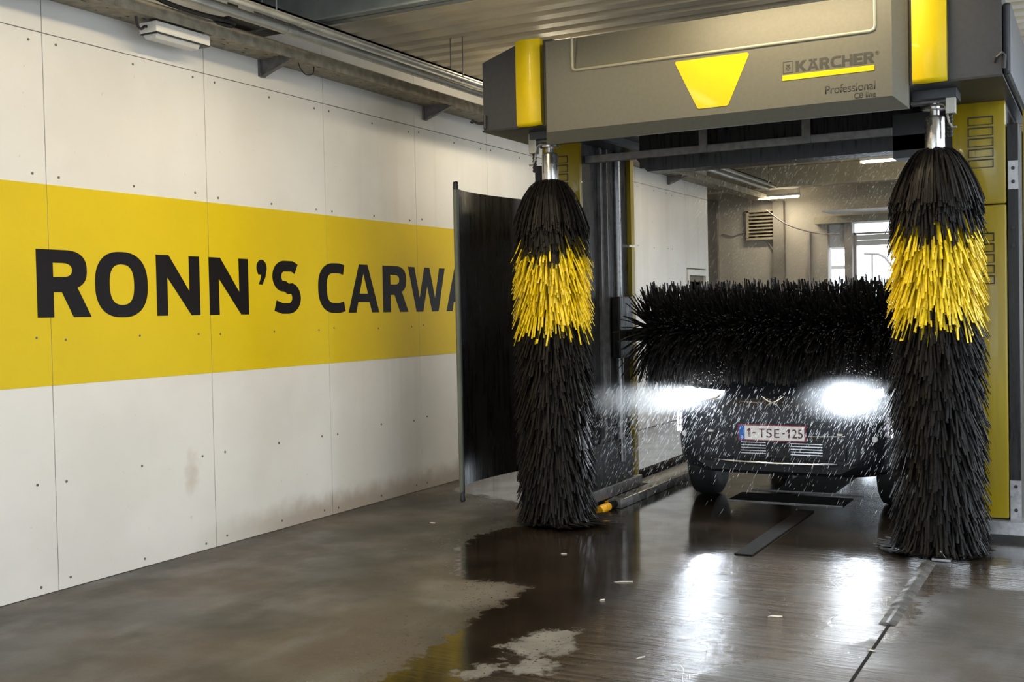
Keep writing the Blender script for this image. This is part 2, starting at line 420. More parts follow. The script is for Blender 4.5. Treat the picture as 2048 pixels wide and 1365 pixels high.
piece(MB().box(1.49, 1.62, 19.95, 20.2, 0, 3.05), 'jamb', JAMB, wb)
piece(MB().box(1.0, 6.6, 19.8, 20.0, 3.05, 3.17), 'lintel', BEAMT, wb)

# ceiling: ribbed steel deck
cp = []
yy = -1.5
while yy < 20.3:
    cp += [(yy, 3.95), (yy+.10, 3.95), (yy+.125, 3.985), (yy+.20, 3.985), (yy+.225, 3.95)]; yy += .25
cp += [(20.3, 3.95), (20.3, 4.1), (-1.5, 4.1)]
ce = MB()
n = len(cp); base = cp[:-2]
vs = [(x, p[0], p[1]) for x in (-3.2, 6.8) for p in base]; nb = len(base)
ce.add(vs, [(i, i+1, nb+i+1, nb+i) for i in range(nb-1)])
ce.box(-3.2, 6.8, -1.5, 20.3, 4.02, 4.15)
co = ce.build('ceiling', CEIL); tag(co, 'dim ribbed steel deck ceiling', kind='structure')

# ------------------------------------------------------------------ lamps
def tube_lamp(x, y, z, length, along, label, group, power=LAMP_POWER, tilt=0):
    r = empty('tube_lamp', (x, y, z), label, 'lamp', group)
    dx, dy = (length/2, .05) if along == 'x' else (.05, length/2)
    piece(MB().box(x-dx, x+dx, y-dy, y+dy, z+.012, z+.055, .008), 'housing', LAMPW, r)
    for t in (-.022, .022):
        a, b = ((x-dx+.03, y+t, z-.006), (x+dx-.03, y+t, z-.006)) if along == 'x' else ((x+t, y-dy+.03, z-.006), (x+t, y+dy-.03, z-.006))
        piece(MB().tube([a, b], .013, 10), 'tube', TUBE, r, True)
    for s in (-1, 1):
        c = (x+s*(dx-.015), y) if along == 'x' else (x, y+s*(dy-.015))
        piece(MB().box(c[0]-.02, c[0]+.02, c[1]-.02, c[1]+.02, z-.02, z+.012), 'end_cap', LAMPW, r)
        piece(MB().tube([(c[0], c[1], z+.055), (c[0], c[1], 3.96)], .005, 6), 'hanger', PIPE, r)
    if power:
        ld = bpy.data.lights.new('tube_light', 'AREA'); ld.shape = 'RECTANGLE'; ld.size = length if along == 'x' else .12
        ld.size_y = .12 if along == 'x' else length; ld.energy = power; ld.color = LAMP_COL if y < 8 else (1, .90, .72)
        lo = bpy.data.objects.new('tube_light', ld); lo.location = (0, 0, -.03); link(lo, r)
    return r
G1 = 'ceiling tube lamps'
tube_lamp(1.75, .4, 3.84, 1.5, 'y', 'twin tube ceiling lamp near the bay entrance', G1, LAMP_POWER*.15)
tube_lamp(1.75, 5.4, 3.84, 1.5, 'y', 'twin tube ceiling lamp next to the girder over the wall lettering', G1, LAMP_POWER*.65)
tube_lamp(1.75, 3.2, 3.84, 1.5, 'y', 'twin tube ceiling lamp opposite the start of the yellow band', G1, LAMP_POWER*.15)
tube_lamp(3.75, 6.72, 3.84, 1.5, 'x', 'twin tube ceiling lamp in front of the gantry beam', G1, LAMP_POWER*.6)
tube_lamp(3.2, 10.6, 3.84, 1.5, 'x', 'unseen twin tube ceiling lamp added just behind the gantry', G1, LAMP_POWER*.8)  # added out of sight behind the beam to light the rear of the bay
tube_lamp(1.15, 9.45, 3.84, 1.4, 'y', 'twin tube ceiling lamp between the gantry housing and the white wall', G1, LAMP_POWER*.35)
tube_lamp(1.6, 13.6, 3.84, 1.5, 'x', 'unseen twin tube ceiling lamp added halfway to the exit', G1, LAMP_POWER*.4)  # also added, hidden by the gantry, to brighten the far end
tube_lamp(3.13, 17.0, 3.72, 1.6, 'x', 'lit twin tube lamp hanging before the tan crossbeam', G1, LAMP_POWER*.25)
tube_lamp(.49, 19.4, 3.52, .75, 'x', 'lit tube lamp hanging above the louvred vent', G1, LAMP_POWER*.2)

# ------------------------------------------------------------------ girders and crossbeams
def i_beam(y, z0, z1, wflange, m, label, x0=-.2, x1=6.6):
    b = MB().box(x0, x1, y-wflange/2, y+wflange/2, z0, z0+.014).box(x0, x1, y-wflange/2, y+wflange/2, z1-.014, z1).box(x0, x1, y-.005, y+.005, z0, z1)
    return thing('steel_girder', b, m, label, 'beam', 'cross girders under the deck')
i_beam(6.42, 3.69, 3.945, .16, GIRDER, 'blue grey steel girder crossing above the conduits', .0)
i_beam(2.6, 3.69, 3.945, .16, GIRDER, 'blue grey steel girder near the bay entrance', .0)
i_beam(11.9, 3.69, 3.945, .16, GIRDER, 'blue grey steel girder behind the gantry', .0)
thing('crossbeam', MB().box(-3.0, 6.6, 18.6, 18.8, 3.62, 3.945).box(-3.0, 6.6, 18.55, 18.85, 3.60, 3.625), BEAMT, 'tan painted crossbeam before the rear wall', 'beam')

# ------------------------------------------------------------------ cable tray along the wall
def make_tray():
    r = empty('cable_tray', (0.14, 6, 3.5), 'dusty perforated steel cable tray running along the top of the white wall', 'cable tray')
    piece(MB().box(.004, .30, -1.3, 22-2.1, 3.512, 3.520), 'tray_floor', TRAY, r)
    piece(MB().box(.295, .301, -1.3, 19.9, 3.49, 3.575), 'outer_lip', TRAY, r)
    piece(MB().box(.285, .301, -1.3, 19.9, 3.575, 3.581), 'lip_fold', GALV, r)
    holes = MB()
    y = 3.6
    while y < 12:
        for k in range(2):
            x = random.choice((.06, .11, .16, .21, .26)); L_ = random.choice((.012, .03))
            holes.box(x-.006, x+.006, y, y+L_, 3.5105, 3.5125)
        y += random.uniform(.06, .2)
    tag(piece(holes, 'perforations', BLACK, r), 'dark slots punched in the tray', kind='stuff')
    for y in (4.05, 6.46, 8.70, 10.9, 13.1, 15.15):
        b = MB()
        b.box(0, .02, y-.02, y+.05, 3.39, 3.512)
        b.prism([(.0, 3.39), (.012, 3.40), (.30, 3.495), (.30, 3.511), (.0, 3.511)], 'y', y-.003, y+.003)
        b.prism([(.0, 3.39), (.012, 3.385), (.305, 3.487), (.305, 3.497)], 'y', y-.003, y+.035)
        piece(b, 'bracket', FRAME, r)
    return r
make_tray()
def cable(pts, r, label, m=CABLE, name='black_cable', group='loose cables on the tray', cat='cable'):
    out = []
    P = [Vector(p) for p in pts]; P = [P[0]]+P+[P[-1]]
    for i in range(1, len(P)-2):
        for k in range(8):
            t = k/8; a, b, c, d = P[i-1], P[i], P[i+1], P[i+2]
            out.append(.5*((2*b)+(-a+c)*t+(2*a-5*b+4*c-d)*t*t+(-a+3*b-3*c+d)*t**3))
    out.append(P[-1])
    return thing(name, MB().tube(out, r, 8), m, label, cat, group, smooth=True)
cable([(.30,4.60,3.72),(.31,4.9,3.66),(.32,5.2,3.60),(.34,5.5,3.585),(.34,5.78,3.60),(.31,5.82,3.585),(.28,5.70,3.575),(.27,6.4,3.57),(.27,8.0,3.57),(.26,10,3.57)], .017, 'thick black cable looping over the lip of the tray')
cable([(.20,5.08,3.50),(.19,5.10,3.45),(.18,5.14,3.435),(.17,5.18,3.46),(.16,5.22,3.465)], .009, 'short black lead dropping to the small wall lamp')
cable([(.20,6.66,3.51),(.21,6.68,3.46),(.21,6.74,3.43),(.21,6.82,3.45),(.20,6.85,3.51)], .004, 'thin wire loop hanging under the tray by a bracket')
cable([(.02,3.7,3.47),(.10,4.0,3.475),(.2,4.3,3.48),(.27,4.5,3.50)], .016, 'black hose slung under the near end of the tray')

# emergency lamp under the tray
el = empty('bulkhead_lamp', (.16, 5.44, 3.40), 'white rectangular bulkhead lamp with clear cover under the cable tray', 'lamp')
piece(MB().box(.10, .25, 5.20, 5.68, 3.425, 3.495, .006), 'body', LAMPW, el)
piece(MB().prism([(.11, 3.425), (.135, 3.392), (.215, 3.392), (.24, 3.425)], 'y', 5.22, 5.60), 'cover', DIFF, el)
piece(MB().box(.105, .247, 5.205, 5.675, 3.418, 3.426), 'gasket', BLACK, el)
piece(MB().box(.14, .19, 5.2, 5.68, 3.495, 3.512), 'mount', FRAME, el)

# conduits on hangers
def conduit(x, z, r, label, y1=18.4, hang=True):
    rt = empty('conduit', (x, 6, z), label, 'pipe', 'steel conduits beside the cable tray')
    piece(MB().tube([(x, -1.3, z), (x, y1, z)], r, 10), 'pipe', PIPE, rt, True)
    for y in (.8, 3.4, 5.8, 8.21, 10.4, 13, 15.5, 17.9):
        piece(MB().tube([(x+.02, y, 3.955), (x+.02, y, z+r), (x, y, z-r-.006), (x-.02, y, z+.01)], .0045, 6), 'hanger', GIRDER, rt)
    for y in (2.2, 6.1, 9.2, 12.2, 15.2):
        piece(MB().lathe([(r+.005, -.05), (r+.005, .05)], (x, y, z), 'y', 12), 'coupling', PIPE, rt, True)
    return rt
conduit(.58, 3.575, .034, 'thick grey conduit hung next to the cable tray')
conduit(.70, 3.60, .022, 'thin grey conduit hung beside the thick one')
thing('unistrut_channel', MB().box(.60, .64, -1.3, 18.4, 3.66, 3.675).box(.60, .604, -1.3, 18.4, 3.63, 3.675).box(.636, .64, -1.3, 18.4, 3.63, 3.675), PIPE, 'steel strut channel running above the conduits', 'channel')
thing('fixing_plate', MB().box(.24, .44, 5.72, 6.05, 3.60, 3.62, .004).box(.30, .36, 5.8, 5.84, 3.62, 3.95), BLACK, 'dark square plate hung between tray and conduits', 'plate')

# ------------------------------------------------------------------ yellow wall band with lettering
def mesh_from_curve(loops, extrude, name):
    cu = bpy.data.curves.new(name, 'CURVE'); cu.dimensions = '2D'; cu.fill_mode = 'BOTH'; cu.extrude = extrude
    for lp in loops:
        s = cu.splines.new('POLY'); s.points.add(len(lp)-1); s.use_cyclic_u = True
        for p, q in zip(s.points, lp): p.co = (q[0], q[1], 0, 1)
    ob = bpy.data.objects.new(name, cu); COL.objects.link(ob)
    bpy.context.view_layer.update()
    me = bpy.data.meshes.new_from_object(ob.evaluated_get(bpy.context.evaluated_depsgraph_get()))
    bpy.data.objects.remove(ob); bpy.data.curves.remove(cu); me.name = name
    return me
def text_mesh(s, name, extrude=.001, bold=0.0, shear=0.0):
    cu = bpy.data.curves.new(name, 'FONT'); cu.body = s; cu.size = 1; cu.extrude = 0; cu.offset = bold; cu.shear = shear
    ob = bpy.data.objects.new(name, cu); COL.objects.link(ob); bpy.context.view_layer.update()
    me = bpy.data.meshes.new_from_object(ob.evaluated_get(bpy.context.evaluated_depsgraph_get()))
    bpy.data.objects.remove(ob); bpy.data.curves.remove(cu); me.name = name
    return me
def fit_text(s, name, box, y, m, parent, bold=0.0, thick=.0015):
    """text facing -y, filling box = (x0, x1, z0, z1)"""
    me = text_mesh(s, name, bold=bold)
    c = np.array([v.co[:] for v in me.vertices]); lo, hi = c.min(0), c.max(0)
    org = parent_origin(parent)
    bm = bmesh.new(); bm.from_mesh(me)
    for v in bm.verts:
        u = (v.co.x-lo[0])/(hi[0]-lo[0]); t = (v.co.y-lo[1])/(hi[1]-lo[1])
        v.co = (box[0]+u*(box[1]-box[0])-org.x, y-org.y, box[2]+t*(box[3]-box[2])-org.z)
    ex = bmesh.ops.extrude_face_region(bm, geom=bm.faces[:])
    for g in ex['geom']:
        if isinstance(g, bmesh.types.BMVert): g.co.y -= thick
    bmesh.ops.recalc_face_normals(bm, faces=bm.faces)
    bm.to_mesh(me); bm.free(); me.materials.clear(); me.materials.append(m)
    return link(bpy.data.objects.new(name, me), parent)
def arc(cx, cy, rx, ry, a0, a1, n=20, p=2.0):
    out = []
    for i in range(n+1):
        a = math.radians(a0+(a1-a0)*i/n); c, s = math.cos(a), math.sin(a)
        out.append((cx+rx*math.copysign(abs(c)**(2/p), c), cy+ry*math.copysign(abs(s)**(2/p), s)))
    return out
def stroke(path, tx, ty):
    """outline of a stroke along path with half-thickness tx for upright and ty for level runs"""
    L_, R_ = [], []
    for i in range(len(path)):
        a = path[max(i-1, 0)]; b = path[min(i+1, len(path)-1)]
        dx, dy = b[0]-a[0], b[1]-a[1]; l = math.hypot(dx, dy); nx, ny = -dy/l, dx/l
        L_.append((path[i][0]+nx*tx, path[i][1]+ny*ty)); R_.append((path[i][0]-nx*tx, path[i][1]-ny*ty))
    return L_+R_[::-1]
H = .404
def glyph(ch, w):
    st = .105
    if ch == 'R':
        out = [(0, 0), (0, H), (w*.42, H)]+arc(w*.52, H-.118, w*.41, .118, 90, -62, 18, 2.5)+[(w, 0), (w-.135, 0), (w*.45, .150), (st+.012, .150), (st+.012, 0)]
        hole = [(st+.012, H-.078), (w*.45, H-.078)]+arc(w*.46, H-.120, w*.19, .042, 90, -90, 12, 2.4)+[(w*.45, H-.162), (st+.012, H-.162)]
        return [out, hole]
    if ch == 'O':
        return [arc(w/2, H/2, w/2, H/2+.006, 0, 360, 56, 2.45)[:-1], arc(w/2, H/2, w/2-.115, H/2-.074, 0, 360, 48, 2.6)[:-1]]
    if ch == 'N':
        return [[(0, 0), (0, H), (.115, H), (w-.10, .165), (w-.10, H), (w, H), (w, 0), (w-.085, 0), (.098, .255), (.098, 0)]]
    if ch == "'":
        return [arc(.058, H-.062, .057, .062, -20, 190, 20)+[(.018, H-.110), (.052, H-.112), (.045, H-.14), (.022, H-.182), (.062, H-.186), (.098, H-.130)]]
    if ch == 'S':
        tx, ty = .052, .041; e = .002
        p = [(w-.045, H-.060), (w*.72, H-.042), (w*.5, H-ty+e)]+arc(w*.42, H-.118, w*.42-tx*.95, .079, 95, 255, 14)
        p = [(w-.050, H-.062), (w*.70, H-ty), (w*.52, H-ty)]+arc(w*.42, H-.121, w*.42-tx, .080, 95, 240, 14)+[(w*.45, H*.515), (w*.55, H*.47)]+arc(w*.55, .123, w*.45-tx, .082, 60, -90, 14)+[(w*.33, ty), (.028, ty+.022)]
        return [stroke(p, tx, ty)]
    if ch == 'C':
        tx, ty = .055, .041
        p = [(w-.005, H-.052), (w*.80, H-ty), (w*.66, H-ty)]+arc(w*.62, H/2, w*.62-tx, H/2-ty, 98, 262, 26, 2.5)+[(w*.66, ty), (w*.80, ty), (w, ty+.013)]
        return [stroke(p, tx, ty)]
    if ch == 'A':
        return [[(0, 0), (w*.36, H), (w*.64, H), (w, 0), (w-.108, 0), (w*.685, .088), (w*.315, .088), (.108, 0)], [(w*.365, .160), (w*.635, .160), (w*.5, H-.075)]]
    if ch == 'W':
        return [[(0, H), (.105, H), (w*.29, .125), (w*.43, H), (w*.57, H), (w*.71, .125), (w-.10, H), (w, H), (w*.80, 0), (w*.62, 0), (w*.5, .235), (w*.38, 0), (w*.20, 0)]]
    if ch == 'K':
        return [[(0, 0), (0, H), (.12, H), (.12, .245), (w-.15, H), (w-.005, H), (w*.56, .215), (w, 0), (w-.145, 0), (w*.36, .165), (.12, .105), (.12, 0)]]
    if ch == 'E':
        return [[(0, 0), (0, H), (w, H), (w, H-.085), (.115, H-.085), (.115, .245), (w*.92, .245), (w*.92, .165), (.115, .165), (.115, .085), (w, .085), (w, 0)]]
    if ch == '1':
        return [[(w*.42, 0), (w*.42, H*.80), (0, H*.66), (0, H*.80), (w*.55, H), (w, H), (w, 0)]]
    if ch == 'H':
        return [[(0, 0), (0, H), (.1, H), (.1, .245), (w-.1, .245), (w-.1, H), (w, H), (w, 0), (w-.1, 0), (w-.1, .163), (.1, .163), (.1, 0)]]
ban = empty('wall_banner', (0, 7, 1.225), 'broad yellow painted band with black carwash name lettering along the white wall', 'sign')
bm_cache = {}
for a, b in zip(edges[:-1], edges[1:]):
    a2, b2 = max(a, 1.6), min(b, 11.4)
    if b2-a2 < .05: continue
    o = MB().box(.0002, .0016, a2+.002, b2-.002, 1.225, 2.417).build('vinyl_strip', YEL_VINYL, ban)
LET = [('R', 4.448, 4.842), ('O', 4.875, 5.304), ('N', 5.380, 5.778), ('N', 5.869, 6.273), ("'", 6.363, 6.478), ('S', 6.539, 6.869),
       ('C', 7.087, 7.433), ('A', 7.482, 7.923), ('R', 7.984, 8.378), ('W', 8.385, 9.012), ('A', 9.03, 9.47), ('S', 9.53, 9.86), ('H', 9.94, 10.34)]
for ch, a, b in LET:
    me = mesh_from_curve(glyph(ch, b-a), .0006, 'letter'); org = parent_origin(ban)
    for v in me.vertices:
        u, t, e = v.co; v.co = (.0022+e-org.x, a+u-org.y, 1.630+t-org.z)
    bm = bmesh.new(); bm.from_mesh(me); bmesh.ops.recalc_face_normals(bm, faces=bm.faces); bm.to_mesh(me); bm.free()
    me.materials.append(BLK_VINYL); link(bpy.data.objects.new('letter', me), ban)

# ------------------------------------------------------------------ gantry
CX = 3.2
gan = empty('wash_gantry', (CX, 8.2, 0), 'grey and yellow rollover car wash gantry spanning the lane', 'car wash')
def mirror(x, side): return x if side > 0 else 2*CX-x
def mbox(b, side, x0, x1, *r, **k): return b.box(mirror(x0, side), mirror(x1, side), *r, **k)
for side in (1, -1):
    X = lambda x: mirror(x, side)
    p = mbox(MB(), side, 4.62, 4.93, 8.22, 9.26, .10, 2.97).build('pillar', STEELD, gan)
    # weathered yellow front cover in two sheets, with louvres
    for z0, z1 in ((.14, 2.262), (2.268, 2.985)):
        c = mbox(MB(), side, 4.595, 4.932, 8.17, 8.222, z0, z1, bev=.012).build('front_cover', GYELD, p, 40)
    for zt in (2.86, 2.075):
        for k in range(5):
            z = zt-.072*k
            piece(mbox(mbox(mbox(mbox(MB(), side, 4.70, 4.858, 8.163, 8.170, z-.008, z), side, 4.70, 4.858, 8.166, 8.170, z-.058, z-.053), side, 4.70, 4.705, 8.164, 8.170, z-.058, z), side, 4.853, 4.858, 8.164, 8.170, z-.058, z), 'louvre', BLACK, p)
    piece(mbox(MB(), side, 4.938, 5.008, 8.19, 9.2, .10, 2.80, bev=.004), 'outer_rail', STEELD, p)
    piece(mbox(MB(), side, 4.945, 5.006, 8.182, 8.19, 2.36, 2.55), 'joint_plate', PLATEM, p)
    piece(mbox(MB(), side, 4.940, 5.008, 8.180, 8.19, .13, .40), 'joint_plate', PLATEM, p)
    for z in (2.50, 2.41, 2.10, 1.98, .36, .2):
        piece(MB().lathe([(.012, -.006), (.012, 0)], (X(4.975), 8.18, z), 'y', 10), 'bolt', BLACK, p)
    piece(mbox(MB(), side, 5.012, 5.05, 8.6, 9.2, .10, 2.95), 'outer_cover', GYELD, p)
    piece(mbox(MB(), side, 4.56, 5.03, 8.12, 9.32, .035, .13, bev=.006), 'foot', PLATEM, p)
    for yy in (8.35, 9.1):
        piece(MB().lathe([(.06, -.03), (.06, .03)], (X(4.70), yy, .06), 'x', 20), 'foot_wheel', BLACK, p, True)
    # inner guideway facing the lane
    piece(mbox(MB(), side, 4.60, 4.62, 8.23, 8.52, .14, 2.96), 'inner_panel', STEELD, p)
    piece(mbox(mbox(mbox(MB(), side, 4.575, 4.62, 8.53, 8.545, .14, 2.96), side, 4.575, 4.62, 8.665, 8.68, .14, 2.96), side, 4.605, 4.62, 8.545, 8.665, .14, 2.96), 'guide_channel', FRAME, p)
    piece(mbox(MB(), side, 4.585, 4.62, 8.70, 8.82, .14, 2.96), 'inner_panel', STEELD, p)
    piece(MB().tube([(X(4.585), 8.90, .3), (X(4.585), 8.90, 2.93)], .035, 14), 'lift_tube', PLATEM, p, True)
    piece(mbox(MB(), side, 4.60, 4.62, 8.95, 9.16, .14, 2.96), 'inner_panel', STEELD, p)
    piece(mbox(mbox(MB(), side, 4.565, 4.62, 9.17, 9.25, .14, 2.16), side, 4.565, 4.62, 9.17, 9.25, 2.18, 2.97), 'edge_strip', GYELD, p)
    piece(mbox(MB(), side, 4.57, 4.60, 8.25, 9.14, .13, .50, bev=.006), 'kick_plate', STEELD, p)
    # carriage that carries the roof brush
    piece(mbox(MB(), side, 4.50, 4.575, 8.72, 9.02, 1.20, 1.72, bev=.01), 'carriage', STEELD, gan)
    # top housing with sloping shoulder
    hp = [(X(4.98), 2.965), (X(4.40), 2.965), (X(4.40), 3.575), (X(4.67), 3.575), (X(4.98), 3.47)]
    h = MB().prism(hp, 'y', 7.30, 9.30).build('housing', GREYD, gan)
    piece(MB().prism([(X(4.985), 2.955), (X(4.40), 2.955), (X(4.40), 2.968), (X(4.985), 2.968)], 'y', 7.292, 9.3), 'bottom_edge', BLACK, h)
    if side > 0:
        piece(mbox(MB(), side, 4.98, 5.03, 7.33, 9.2, 2.97, 3.40, bev=.02), 'end_cover', GREYD, h)
    # bulging yellow cap over the brush drive
    pl = [(4.475, 7.31)]+[(4.475+.2*(k/10), 7.27-.05*math.sin(PI*(.12+.76*k/10))) for k in range(11)]+[(4.675, 7.31)]
    cb = MB(); seg = len(pl)
    rings = []
    for z, s in ((2.952, .65), (2.962, .9), (2.98, 1.0), (3.2, 1.03), (3.45, 1.02), (3.578, 1.0)):
        rings.append([(X(x), 7.31-(7.31-y)*s, z+(.012*(abs(i-6)/6)**2 if z < 3 else 0)) for i, (x, y) in enumerate(pl)])
    vs = [v for r in rings for v in r]; fs = [(a*seg+i, a*seg+i+1, (a+1)*seg+i+1, (a+1)*seg+i) for a in range(5) for i in range(seg-1)]
    fs += [tuple(range(seg)), tuple(5*seg+i for i in range(seg))]+[(a*seg, a*seg+seg-1, (a+1)*seg+seg-1, (a+1)*seg) for a in range(5)]
    cb.add(vs, fs); piece(cb, 'drive_cap', GYEL, gan, 50)
    # black locking lever
    if side > 0:
        piece(MB().tube([(4.945, 7.27, 3.035), (4.955, 7.25, 3.06), (4.985, 7.25, 3.085), (4.995, 7.26, 3.07), (4.99, 7.27, 2.995)], [.008, .010, .012, .014, .012], 8), 'lever', BLACK, h, True)
    else:
        piece(MB().tube([(1.29, 7.35, 3.05), (1.30, 7.34, 3.06), (1.36, 7.32, 3.03), (1.43, 7.29, 3.02)], [.014, .010, .010, .012], 8), 'lever', BLACK, h, True)
        piece(MB().tube([(1.44, 7.285, 2.98), (1.44, 7.285, 3.08)], .012, 8), 'lever_plate', BLACK, h)
    # plate under the housing that the brush hangs from
    piece(mbox(MB(), side, 4.44, 4.70, 7.50, 7.74, 2.90, 2.955), 'drive_mount', GREYD, gan)

# beam: shell front with chamfered border and sloping pocket
x0, x1, zb, zt, yf = 1.957, 4.452, 2.815, 3.545, 7.20
bv = MB()
V = [(x0, yf+.07, zb), (x1, yf+.07, zb), (x1, yf+.07, zt), (x0, yf+.07, zt),              # 0-3 border
     (x0+.04, yf, zb+.075), (x1-.085, yf, zb+.075), (x1-.085, yf, zt-.012), (x0+.04, yf, zt-.012),   # 4-7 front
     (2.20, yf, 3.300), (4.272, yf, 3.300), (4.272, yf, zt-.012), (2.20, yf, zt-.012),     # 8-11 pocket rim
     (2.215, yf+.014, 3.310), (4.257, yf+.014, 3.310), (4.257, yf+.055, zt), (2.215, yf+.055, zt),  # 12-15 pocket floor
     (x0, yf+.10, zb), (x1, yf+.10, zb), (x1, yf+.10, zt), (x0, yf+.10, zt)]
F_ = [(0,1,5,4), (1,2,6,5), (3,0,4,7), (4,5,9,8), (5,6,10,9), (7,4,8,11), (8,9,13,12), (9,10,14,13), (11,8,12,15), (12,13,14,15),
      (0,3,19,16), (1,17,18,2), (0,16,17,1), (3,2,18,19), (7,11,15,3), (10,6,2,14), (3,15,14,2)]
bv.add(V, F_)
RIB = mat('rib_painted_highlight', (.36, .34, .25), .3, .2, var=.1)  # paler than the cover: the lamp highlight along the ridge, put into its colour
beam = bv.build('beam_cover', GREY, gan)
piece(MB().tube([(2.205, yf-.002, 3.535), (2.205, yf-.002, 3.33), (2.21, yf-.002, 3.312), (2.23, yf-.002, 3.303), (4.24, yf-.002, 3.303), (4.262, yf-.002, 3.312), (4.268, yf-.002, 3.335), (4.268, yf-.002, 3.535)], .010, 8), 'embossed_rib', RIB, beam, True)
piece(MB().box(x0+.01, x1-.01, yf+.10, 9.25, 3.03, 3.545), 'beam_box', GREYD, gan)
# warning triangle badge, brand lettering
piece(MB().prism([(2.965, 3.262), (2.975, 3.270), (3.462, 3.270), (3.474, 3.258), (3.330, 2.945), (3.318, 2.938), (3.128, 2.938), (3.116, 2.946)], 'y', yf-.003, yf+.001), 'badge', GYEL, beam)
TXT = mat('dark_brand_print', (.035, .032, .024), .5, var=.05)
gx = 0.0; widths = (('K', .40), ('A', .41), ('R', .37), ('C', .38), ('H', .37), ('E', .33), ('R', .37))
tot = sum(w_ for _, w_ in widths)+.022*6
for ch, w_ in widths:
    lp = glyph(ch, w_)
    me = mesh_from_curve(lp, .0, 'lettering')
    bm = bmesh.new(); bm.from_mesh(me)
    kx = (4.262-3.775)/tot; org = parent_origin(beam)
    top = .058 if ch == 'A' else .070
    for v in bm.verts: v.co = (3.775+(gx+v.co.x)*kx-org.x, yf-org.y, 3.105+v.co.y/H*top-org.z)
    ex = bmesh.ops.extrude_face_region(bm, geom=bm.faces[:])
    for g_ in ex['geom']:
        if isinstance(g_, bmesh.types.BMVert): g_.co.y -= .0015
    bmesh.ops.recalc_face_normals(bm, faces=bm.faces); bm.to_mesh(me); bm.free(); me.materials.append(TXT)
    link(bpy.data.objects.new('lettering', me), beam)
    if ch == 'A':
        for q in (.30, .70):
            xx = 3.775+(gx+w_*q)*kx; piece(MB().box(xx-.011, xx+.011, yf-.0015, yf+.001, 3.164, 3.176), 'umlaut_dot', TXT, beam)
    gx += w_+.022
piece(MB().box(3.690, 4.262, yf-.003, yf+.001, 3.058, 3.092), 'underline', GYEL, beam)
fr = MB()
for a in ((3.694, 3.758, 3.105, 3.107), (3.694, 3.758, 3.176, 3.178), (3.694, 3.696, 3.105, 3.178), (3.756, 3.758, 3.105, 3.178)):
    fr.box(a[0], a[1], yf-.002, yf+.001, a[2], a[3])
for dx, dz in ((0, 0), (-.010, .012), (.010, .012), (0, .022), (-.006, .030), (.006, .030)):
    fr.lathe([(.0055, -.002), (.0055, .001)], (3.726+dx, yf, 3.124+dz), 'y', 8)
piece(fr, 'crest', TXT, beam)
fit_text('\u00ae', 'lettering', (4.268, 4.292, 3.152, 3.176), yf, TXT, beam)
fit_text('Professional', 'lettering', (3.960, 4.265, 2.943, 2.997), yf, TXT, beam, bold=.004)
fit_text('CB line', 'lettering', (4.137, 4.268, 2.897, 2.932), yf, TXT, beam, bold=.004)
# frame hanging below the beam
fm = empty
piece(MB().box(2.22, 4.40, 8.42, 8.46, 2.74, 3.04), 'rear_panel', STEELD, gan)
piece(MB().box(1.80, 4.19, 8.28, 8.33, 2.800, 2.862, .006), 'cross_rail', FRAME, gan)
for x in (2.80, 3.585):
    piece(MB().box(x-.03, x+.03, 8.262, 8.285, 2.80, 3.04), 'upright', FRAME, gan)
piece(MB().prism([(2.24, 2.80), (4.42, 2.80), (4.42, 2.695), (2.33, 2.695)], 'y', 8.30, 8.52), 'lower_beam', STEELD, gan)
piece(MB().box(4.19, 4.60, 8.30, 8.50, 2.64, 2.95), 'gear_box', BLACK, gan)

# ------------------------------------------------------------------ splash guard
gp = [(.93, 7.725), (.875, 7.78), (.83, 7.88), (.79, 8.05), (.775, 8.25), (.785, 8.5), (.82, 8.8), (.88, 9.05), (1.0, 9.28), (1.2, 9.42), (1.42, 9.45)]
sg = empty('splash_guard', (.88, 8.5, .12), 'tall curved black splash guard sheet beside the brush near the white wall', 'splash guard')
fine = []
for i in range(len(gp)-1):
    P = [Vector((*gp[max(0, min(len(gp)-1, i+k))], 0)) for k in (-1, 0, 1, 2)]
    for k in range(4):
        t = k/4; a, b, c, d = P; q = .5*((2*b)+(-a+c)*t+(2*a-5*b+4*c-d)*t*t+(-a+3*b-3*c+d)*t**3); fine.append((q.x, q.y))
fine.append(gp[-1])
outl = stroke(fine, .006, .006); n = len(fine)
def guard_z(i): return .145+.03*min(1, i/6.0), 2.628+.012*max(0, 1-i/4)
vs, fs = [], []
for i in range(n):
    zb_, zt_ = guard_z(i)
    a, b = outl[i], outl[2*n-1-i]
    vs += [(a[0], a[1], zb_), (b[0], b[1], zb_), (b[0], b[1], zt_), (a[0], a[1], zt_)]
for i in range(n-1):
    for k in range(4): fs.append((4*i+k, 4*i+(k+1) % 4, 4*i+4+(k+1) % 4, 4*i+4+k))
fs += [(0, 1, 2, 3), tuple(4*(n-1)+k for k in range(4))]
piece(MB().add(vs, fs), 'sheet', GUARD, sg, 60)
piece(MB().tube([(.918, 7.705, .12), (.918, 7.705, 2.645)], .019, 12), 'edging', RIM, sg, True)
piece(MB().tube([(.935, 7.69, 2.648), (.925, 7.70, 2.66), (.925, 7.70, 2.60)], .020, 10), 'clamp', BLACK, sg, True)
piece(MB().tube([(.92, 7.71, .19), (.935, 7.69, .10), (.94, 7.69, .085)], [.012, .024, .016], 10), 'weight', BLACK, sg, True)
piece(MB().box(1.36, 1.46, 9.2, 9.46, 1.2, 1.3).box(1.36, 1.46, 9.2, 9.46, 2.3, 2.4), 'stay', FRAME, sg)

